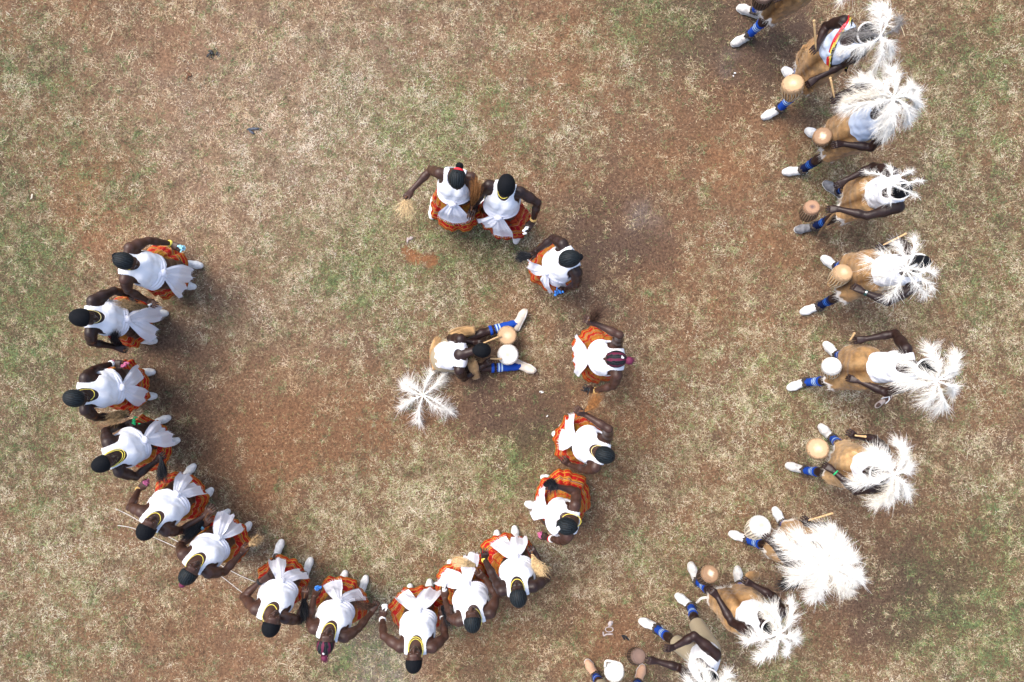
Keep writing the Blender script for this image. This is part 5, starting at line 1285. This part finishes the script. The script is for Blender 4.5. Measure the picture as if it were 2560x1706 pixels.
# ------------------------------------------------------------------ the drummers
MEN = [
 dict(key='B2', label='drummer with a black, yellow and red sash and a grey and white headdress', H=(2160, 86), fd=(-90, 20), s1=(2116, 50), e1=(2064, 66), w1=(2045, 112), f1=(2032, 128), m1='du',
   s2=(2146, 134), e2=(2109, 160), w2=(2038, 198), f2=(2010, 218), m2='du', K=(2050, 146), az=(-84, 46), feet=[(1958, 171, 1990, 192), (1906, 294, 1958, 268)], vest=BLUEWHITE, hide=HIDE[0], sash=1,
   hd=dict(hub=(2200, 92), arms=7, R=.30, mat_=PL_WHITE, dens=520, az0=.9, dark=((2, 6), PL_GREY), sag=.30), flaps=[([(2035, 128, .95), (2012, 118, .9), (2000, 150, .75)], .05, .03, HIDE[0]), ([(2030, 220, .8), (2018, 228, .75)], .04, .04, HIDE[0])], shoe=SHOE),
 dict(key='B3', label='drummer with a huge fluffy white headdress, second from the top in the right line', H=(2212, 262), fd=(-90, 30), s1=(2200, 236), e1=(2151, 219), w1=(2100, 237), f1=(2082, 253), m1='dn', s2=(2218, 325), e2=(2178, 369), w2=(2106, 360), f2=(2080, 362), m2='dn',
   K=(2121, 328), az=(-90, 28), feet=[(2015, 324, 2048, 336), (1958, 430, 2020, 424)], vest=BLUEWHITE, hide=HIDE[0], belt=LEATHER, sock=('blue', 'dark'), hd=dict(hub=(2232, 247), arms=9, R=.31, mat_=PL_WHITE, dens=900, az0=.3, tuft=.085), shoe=SHOE,
   flaps=[([(2070, 380, .7), (2060, 392, .62)], .05, .04, HIDE[1])]),
 dict(key='B4', label='drummer with a thin spiky white headdress over black hair, holding a brown drum', H=(2246, 478), fd=(-90, 10), s1=(2238, 428), e1=(2183, 417), w1=(2110, 453), f1=(2085, 468), m1='dn', s2=(2236, 524), e2=(2168, 540), w2=(2088, 521), f2=(2058, 524), m2='dn',
   K=(2165, 488), az=(-92, 18), feet=[(2060, 456, 2096, 476), (1988, 575, 2042, 566)], vest=WHITE, hide=HIDE[0], belt=HIDE_NEUTRAL if False else LEATHER, hd=dict(hub=(2228, 460), arms=8, R=.22, mat_=PL_WHITE, dens=170, thin=True, az0=.1, tuft=.06, sag=.2), shoe=SHOEG, skin=2,
   flaps=[([(2085, 536, .6), (2065, 560, .4), (2044, 590, .1)], .02, .012, HIDE[0])], sock=('dark', 'dark')),
 dict(key='B5', label='drummer with a loose wispy white headdress and a dark watch strap', H=(2292, 660), fd=(-90, 26), s1=(2292, 622), e1=(2246, 599), w1=(2213, 614), f1=(2194, 622), m1='dn', s2=(2272, 724), e2=(2219, 755), w2=(2158, 730), f2=(2120, 708), m2='du',
   K=(2170, 684), az=(-92, 22), feet=[(2056, 642, 2094, 668), (2003, 782, 2058, 762)], vest=WHITE, hide=HIDE[0], watch=2, hd=dict(hub=(2264, 673), arms=9, R=.29, mat_=PL_WHITE, dens=230, az0=.2, tuft=.08, wid=.003, sag=.25), shoe=SHOE, hidelen=(.8, .95), sock=('blue', 'dark')),
 dict(key='B6', label='drummer leaning away under two white pompoms of headdress, middle of the right line', H=(2308, 918), fd=(-90, 10), s1=(2278, 868), e1=(2238, 834), w1=(2153, 850), f1=(2120, 855), m1='dn', s2=(2268, 962), e2=(2215, 982), w2=(2137, 948), f2=(2102, 940), m2='dn',
   K=(2156, 924), az=(-96, 12), feet=[(2062, 857, 2098, 892), (1970, 972, 2030, 950)], vest=WHITE, hide=HIDE[2], hd=dict(hub=(2340, 951), arms=8, R=.33, mat_=PL_WHITE, dens=620, az0=.45, tuft=.085, sag=.3), shoe=SHOE, hidelen=(.75, 1.0)),
 dict(key='B7', label='drummer with a dense white headdress and a green wristband', H=(2190, 1184), fd=(-90, -4), s1=(2214, 1114), e1=(2186, 1098), w1=(2141, 1092), f1=(2122, 1080), m1='dn', s2=(2206, 1222), e2=(2140, 1228), w2=(2079, 1174), f2=(2047, 1152), m2='du',
   K=(2128, 1174), az=(-96, 0), feet=[(2050, 1063, 2086, 1100), (1966, 1163, 2016, 1178)], vest=WHITE, hide=HIDE[1], wrist=(2, GREENC), hd=dict(hub=(2232, 1187), arms=8, R=.32, mat_=PL_WHITE, dens=800, az0=.6, tuft=.085, sag=.3), shoe=SHOEW, hidelen=(.8, .8)),
 dict(key='B8', label='drummer buried under the densest white headdress, at the lower right', H=(2085, 1392), fd=(-85, -30), s1=(2084, 1330), e1=(2062, 1318), w1=(2026, 1313), f1=(2008, 1296), m1='dn', s2=(2016, 1420), e2=(1969, 1405), w2=(1932, 1361), f2=(1912, 1338), m2='du',
   K=(1996, 1372), az=(-88, -26), feet=[(1936, 1270, 1962, 1316), (1824, 1334, 1876, 1353)], vest=WHITE, hide=HIDE[0], hd=dict(hub=(2068, 1412), arms=11, R=.345, mat_=PL_WHITE, dens=1400, az0=.3, tuft=.09, sag=.3, wid=.0036, rvar=.24), shoe=SHOE, hidelen=(.9, .95), tassel=[(2010, 1445, 1.3), (1975, 1460, 1.25), (1945, 1464, 1.15)]),
 dict(key='B9', label='drummer gripping his tan hide in one fist, at the bottom right', H=(1924, 1572), fd=(-60, -60), s1=(1950, 1522), e1=(1934, 1492), w1=(1880, 1461), f1=(1858, 1450), m1='dn', s2=(1888, 1586), e2=(1830, 1556), w2=(1792, 1490), f2=(1772, 1470), m2='dn',
   K=(1850, 1516), az=(-60, -78), feet=[(1726, 1408, 1742, 1450), (1844, 1418, 1850, 1452)], vest=WHITE, hide=HIDE[0], hd=dict(hub=(1947, 1585), arms=8, R=.26, mat_=PL_WHITE, dens=420, az0=.1, tuft=.08, sag=.2), shoe=SHOEW, hr=1.1,
   flaps=[([(1866, 1452, .92), (1880, 1438, .85), (1896, 1440, .78)], .05, .055, HIDE[0]), ([(1768, 1494, .6), (1752, 1496, .5), (1741, 1508, .4)], .014, .010, PL_WHITE)], sock=('low', 'blue')),
 dict(key='B10', label='drummer in plain khaki shorts with no hide, bent forward at the bottom edge', H=(1768, 1690), fd=(-70, -30), s1=(1776, 1640), e1=(1735, 1590), w1=(1686, 1618), f1=(1662, 1624), m1='un', s2=(1742, 1700), e2=(1700, 1670), w2=(1643, 1654), f2=(1614, 1652), m2='dn',
   K=(1742, 1624), az=(-78, -60), zS=1.28, feet=[(1690, 1488, 1729, 1518), (1599, 1552, 1652, 1576)], vest=WHITE, hide=None, hd=dict(hub=(1772, 1722), arms=8, R=.21, mat_=PL_WHITE, dens=420, az0=.1, tuft=.08, sag=.3), shoe=SHOE, belt=GREEN),
 dict(key='B11', label='drummer in tan shoes, mostly cut off by the bottom edge', H=(1556, 1850), fd=(-5, -90), s1=(1508, 1820), e1=(1486, 1800), w1=(1505, 1745), f1=(1522, 1716), s2=(1592, 1820), e2=(1610, 1795), w2=(1575, 1745), f2=(1556, 1716),
   K=(1546, 1748), az=(-6, -100), feet=[(1466, 1652, 1489, 1692), (1608, 1664, 1600, 1700)], vest=WHITE, hide=None, hd=dict(hub=(1556, 1880), arms=7, R=.33, mat_=PL_WHITE, dens=300, az0=.1), shoe=SHOET),
 dict(key='B1', label='drummer in a tan hide cut off by the top edge, only legs in the picture', H=(2080, -100), fd=(-80, 60), s1=(2040, -112), e1=(1990, -92), w1=(1950, -70), f1=(1930, -60), s2=(2070, -40), e2=(2020, -20), w2=(1960, -8), f2=(1935, -4),
   K=(1976, -34), az=(-84, 60), feet=[(1844, 18, 1886, 26), (1830, 111, 1880, 84)], vest=WHITE, hide=HIDE[0], hd=dict(hub=(2120, -130), arms=7, R=.36, mat_=PL_WHITE, dens=300, az0=.1), shoe=SHOEW, hidelen=(.9, 1.0)),
]
for m_ in MEN:
    m_['group'] = GM; m_['m'] = True; m_['hair'] = 'crop'; m_['ho'] = .008; CT[m_['key']] = person(m_)

DR = [
 dict(label='laced tan drum with a pale round skin, held by the drummer with the sash', top=(1983, 207), bot=(1974, 246), z=.93, r=.112, skin=DS_CREAM, shell=SH_TAN),
 dict(label='small drum with a shiny brown skin, held under the huge fluffy headdress', top=(2057, 340), bot=(2050, 356), z=.92, r=.095, skin=DS_TAN, shell=SH_BR),
 dict(label='dark brown drum with a stained purple brown skin', top=(2031, 517), bot=(2014, 545), z=.90, r=.082, skin=DS_BROWN, shell=SH_BR, prof=[(0, .97), (.1, 1.02), (.35, 1.2), (.6, 1.25), (.85, 1.0), (1, .7)]),
 dict(label='orange tan laced drum held by the drummer with the watch', top=(2110, 680), bot=(2078, 712), z=.93, r=.100, skin=DS_CREAM, shell=SH_TAN, len=.28),
 dict(label='drum with a bright white skin and short grey laced sides, right line', top=(2079, 913), bot=(2076, 942), z=.93, r=.098, skin=DS_WHITE, shell=SH_TAN),
 dict(label='large cream skinned drum held by the drummer with the green wristband', top=(2045, 1121), bot=(2036, 1130), z=.93, r=.112, skin=DS_CREAM, shell=SH_TAN),
 dict(label='biggest drum with a plain white skin and pale laced sides, at the lower right', top=(1904, 1314), bot=(1868, 1336), z=.95, r=.115, skin=DS_WHITE, shell=SH_WHITE, len=.28),
 dict(label='brown drum with a shiny pale centre, beside the hide gripping drummer', top=(1777, 1434), bot=(1750, 1448), z=.92, r=.092, skin=DS_TAN, shell=SH_DARK, prof=[(0, .97), (.1, 1.05), (.35, 1.15), (.6, 1.1), (.85, .9), (1, .6)]),
 dict(label='dull dark brown drum held out over the ground at the bottom edge', top=(1598, 1641), bot=(1578, 1641), z=.90, r=.078, skin=DS_DULL, shell=SH_DARK, prof=[(0, .97), (.1, 1.05), (.35, 1.2), (.6, 1.2), (.85, .95), (1, .6)]),
 dict(label='white drum between the knees of the drummer in tan shoes at the bottom edge', top=(1535, 1680), bot=(1537, 1674), z=.80, r=.105, skin=DS_WHITE, shell=SH_WHITE),
 dict(label='dark weathered drum cut off by the top edge', top=(1912, -18), bot=(1900, 12), z=.93, r=.100, skin=DS_DULL, shell=SH_DARK, prof=[(0, .97), (.1, 1.05), (.35, 1.15), (.6, 1.1), (.85, .95), (1, .7)]),
 dict(label='tan skinned drum standing on the ground in front of the seated drummer, the upper one', top=(1268, 839), bot=(1268, 842), z=.30, r=.108, skin=DS_CREAM, shell=SH_TAN, tilt=(0, 0, -1)),
 dict(label='white skinned drum standing on the ground in front of the seated drummer, the lower one', top=(1270, 887), bot=(1270, 888), z=.30, r=.118, skin=DS_WHITE, shell=SH_TAN, tilt=(0, 0, -1)),
]
for d in DR: make_drum(d)
# white rope carried round the drum at the bottom edge
c = P(1540, 1660, .85)
tag(link('rope', tube(resample([P(1512, 1668, .8), P(1514, 1650, .84), P(1532, 1654, .85), P(1552, 1658, .85), P(1558, 1672, .82), P(1553, 1690, .75)], 26), 0.012 + 0.0015 * np.sin(np.arange(26) * 2.0), 8), PL_CREAM), 'white fluffy rope looped round the white drum at the bottom edge', 'rope')

def stick_at(key, n, u1, v1, u0, v0, dz0, dz1, label):
    s, e, w, fg = CT[key]['J'][n]; h = w + nrm(fg - w) * .085
    a = P(u0, v0, h[2] + dz0); b = P(u1, v1, h[2] + dz1)
    make_stick(a, b, label)
stick_at('B2', 1, 2035, 53, 2040, 128, 0, .25, 'straight drum stick pointing up from the fist beside the sash')
stick_at('B3', 1, 2076, 196, 2086, 246, 0, .10, 'pale drum stick held out by the huge fluffy headdress drummer')
stick_at('B5', 1, 2264, 585, 2208, 613, .02, .12, 'thin drum stick lying along the forearm of the drummer with the watch')
stick_at('B6', 1, 2136, 834, 2124, 852, .0, .05, 'short brown drum stick in the far hand of the middle drummer')
stick_at('B7', 1, 2163, 1092, 2137, 1089, .03, .05, 'brown drum stick laid along the wrist above khaki shorts')
stick_at('B8', 1, 2080, 1284, 2018, 1302, .0, .10, 'tan drum stick swung out behind the densest headdress')

# the drummer sitting on the ground
def seated():
    hip0 = P(1098, 892, .13)
    sp = dict(key='B12', m=True, label='drummer sitting bareheaded on the ground in the middle with legs stretched out in blue socks', group='drummer sitting inside the circle', seated=True, hair='crop', ho=.010, hl=.05,
      P=(1112, 890, .14), zP=.14, zS=.50, zW=.3, K=(1125, 888), az=(100, 4), s1=(1150, 848), s2=(1160, 926), H=(1203, 876), zH=.57, fd=(100, 4), pit=-55,
      e1=(1126, 846), w1=(1188, 857), f1=(1206, 860), m1='du', e2=(1160, 946), w2=(1215, 910), f2=(1228, 901), m2='du',
      feet=[(1345, 938, 1300, 917), (1311, 766, 1292, 806)], knees=[(1208, 921, .13), (1205, 833, .13)], ank=[(1298, 917, .07), (1290, 808, .07)], footup=True,
      vest=WHITE, hide=None, sock=('long', 'long'), rattle=(0, 0), belt=KHAKI, shortlen=.85, noface=False, neckw=.066)
    c = person(sp); CT['B12'] = c
    LGs = c['LG']
    for i, (hip, kn, an, d) in enumerate(LGs):
        toe = P(*((1352, 944) if i == 0 else (1311, 760)), .10); heel = P(*((1300, 908) if i == 0 else (1302, 818)), .06)
        d = nrm(toe - an)
        leg = nrm(kn - an)
        make_shoe(c['root'], an + leg * .01, nrm(d + A([0, 0, .25])), leg, SHOEC)
    for pts, r0, r1 in (([(1180, 905, .34), (1184, 920, .30), (1190, 945, .14)], .055, .05), ([(1130, 842, .22), (1160, 828, .26), (1186, 826, .22)], .07, .06), ([(1095, 850, .16), (1082, 885, .14), (1090, 925, .12)], .05, .05)):
        pp = resample([P(*q) for q in pts], 10)
        g = merge([tube(pp, np.linspace(r0, r1, 10) * (1 + .2 * np.sin(np.linspace(0, 6, 10))), 12, True, .6), bundle(pp, 260, r0 * 1.1, r1 * 1.2, .0035, 6, .006)])
        link('hide_flap', g, HIDE[1], c['root'], {'edge': np.full(len(g[0]), .2), 'dark': np.zeros(len(g[0]))})
seated()
make_stick(P(1209, 858, .38), P(1250, 841, .33), 'drum stick laid on the tan drum by the seated drummer')
make_stick(P(1226, 897, .36), P(1252, 898, .33), 'drum stick laid on the white drum by the seated drummer')
make_headdress(None, P(1058, 988, .10), A([0, 0, 1.0]), 8, .35, PL_WHITE, dens=330, az0=.25, tuft=.085, sag=.16, tips=True)

# ------------------------------------------------------------------ small things on the ground
def sandal():
    c = P(2207, 1003, .02); d = nrm(P(2222, 990, .02) - P(2192, 1015, .02)); s = np.cross([0, 0, 1.0], d)
    r = thing('sandal', 'lone brown and white flip flop lying beside the middle drummer', 'sandal', (c[0], c[1], 0))
    R = np.stack([s, d, A([0, 0, 1.0])])
    pr = [E_(c + d * .06, R, (.048, .085, .014), .03), E_(c - d * .07, R, (.036, .06, .014), .03), C_(c + d * .02, c - d * .04, .014, .014, .02)]
    link('sole', solid(pr, .006), plain('pale flip flop sole', (.40, .32, .27), .8), r)
    pr = [E_(c + d * .06 + A([0, 0, .008]), R, (.036, .070, .012), .02), E_(c - d * .07 + A([0, 0, .008]), R, (.025, .046, .012), .02)]
    link('footbed', solid(pr, .005), plain('brown footbed', (.10, .055, .04), .8), r)
    link('strap', merge([tube(resample([c + d * .09 + A([0, 0, .02]), c + s * q * .025 + d * .05 + A([0, 0, .045]), c + s * q * .042 - d * .0 + A([0, 0, .012])], 8), .006, 7) for q in (1, -1)]), WPL, r)
sandal()
def scrap(u, v, r, mat_, label, cat, name, n=8, seed=0):
    q = np.random.default_rng(seed); c = P(u, v, .015); g = []
    for j in range(n):
        a = c + q.normal(size=3) * r * A([.6, .6, .05]); b = c + q.normal(size=3) * r * A([.9, .9, .08]); a[2] = abs(a[2] - .015) + .012; b[2] = abs(b[2] - .015) + .014
        g.append(tube(resample([a, (a + b) / 2 + A([0, 0, r * .25]), b], 6), [r * .05, r * .3, r * .4, r * .3, r * .35, r * .06], 7, True, .25))
    return tag(link(name, merge(g), mat_), label, cat)
scrap(530, 134, .042, BLACK, 'crumpled dark plastic scrap at the upper left, the largest one', 'scrap', 'plastic_scrap', 7, 1)
scrap(476, 188, .035, LEATHER, 'thin broken dark plastic shreds just below the largest dark scrap', 'scrap', 'plastic_scrap', 5, 2)
scrap(626, 323, .04, plain('grey blue plastic', (.05, .06, .08), .5), 'small grey blue plastic scrap left of the top centre', 'scrap', 'plastic_scrap', 4, 3)
scrap(1559, 1590, .035, BLACK, 'dark scrap standing up beside the pale shredded bag near the bottom', 'scrap', 'plastic_scrap', 4, 4)
scrap(1354, 981, .018, WPL, 'small white paper scrap right of the seated drummer', 'scrap', 'paper_scrap', 4, 5)
scrap(1025, 601, .035, plain('pinkish stone', (.36, .30, .28), .9), 'pale pinkish stone lying above the bare red patch', 'stone', 'stone', 5, 6)
scrap(1836, 185, .018, WPL, 'small white paper scrap left of the drummer with the sash', 'scrap', 'paper_scrap', 3, 8)
scrap(80, 491, .022, plain('pale tan paper', (.5, .46, .36), .8), 'pale crumpled paper near the left edge', 'scrap', 'paper_scrap', 4, 9)
scrap(1368, 1040, .02, WPL, 'tiny white scrap beside the dark patch of ground', 'scrap', 'paper_scrap', 2, 10)
BAG = plain('pale pinkish plastic', (.42, .36, .34), .4)
tag(link('plastic_bag', merge([ring(P(1523, 1574, .02), A([1., 0, 0]), A([0, 1., 0]), .048, .032, .006, 26, 6), tube(resample([P(1508, 1580, .02), P(1509, 1592, .02), P(1515, 1586, .03), P(1532, 1586, .02)], 10), .010, 6, True, .4),
    tube(resample([P(1522, 1566, .02), P(1528, 1556, .03), P(1531, 1561, .02)], 8), [.004, .02, .028, .03, .03, .028, .02, .005], 8, True, .25)]), BAG), 'torn pale plastic bag strip lying near the bottom edge', 'plastic bag')
def cable(pts, r, label, m=SOLE):
    tag(link('cable', tube(resample([P(u, v, .015) for u, v in pts], 40), r, 6), m), label, 'cable', 'thin cables lying on the ground at the lower left')
cable([(288, 1272), (320, 1286), (362, 1312), (440, 1352), (520, 1396), (600, 1440), (640, 1456)], .0035, 'upper of two thin white cables running along the ground at the lower left')
cable([(294, 1314), (330, 1318), (372, 1338), (440, 1368), (500, 1404), (560, 1446), (618, 1492)], .0035, 'lower of two thin white cables running along the ground at the lower left')
STR = strand_mat('long straw', (0.55, 0.47, 0.30), .2)
for i, (a, b) in enumerate((((266, 112), (282, 80)), ((0, 356), (22, 338)), ((905, 260), (886, 300)), ((2250, 60), (2262, 92)), ((2080, 30), (2100, 10)))):
    tag(link('straw_stalk', tube(resample([P(*a, .015), P((a[0] + b[0]) / 2 + 2, (a[1] + b[1]) / 2 + 3, .03), P(*b, .02)], 12), .0035, 5), STR),
        ['pale straw stalk near the upper left', 'long pale straw stalk at the left edge', 'short straw stalk left of the top pair of dancers', 'straw stalk under the arm of the top right drummer', 'straw stalk above the top right drummer'][i], 'straw stalk', 'loose straw stalks on the ground')
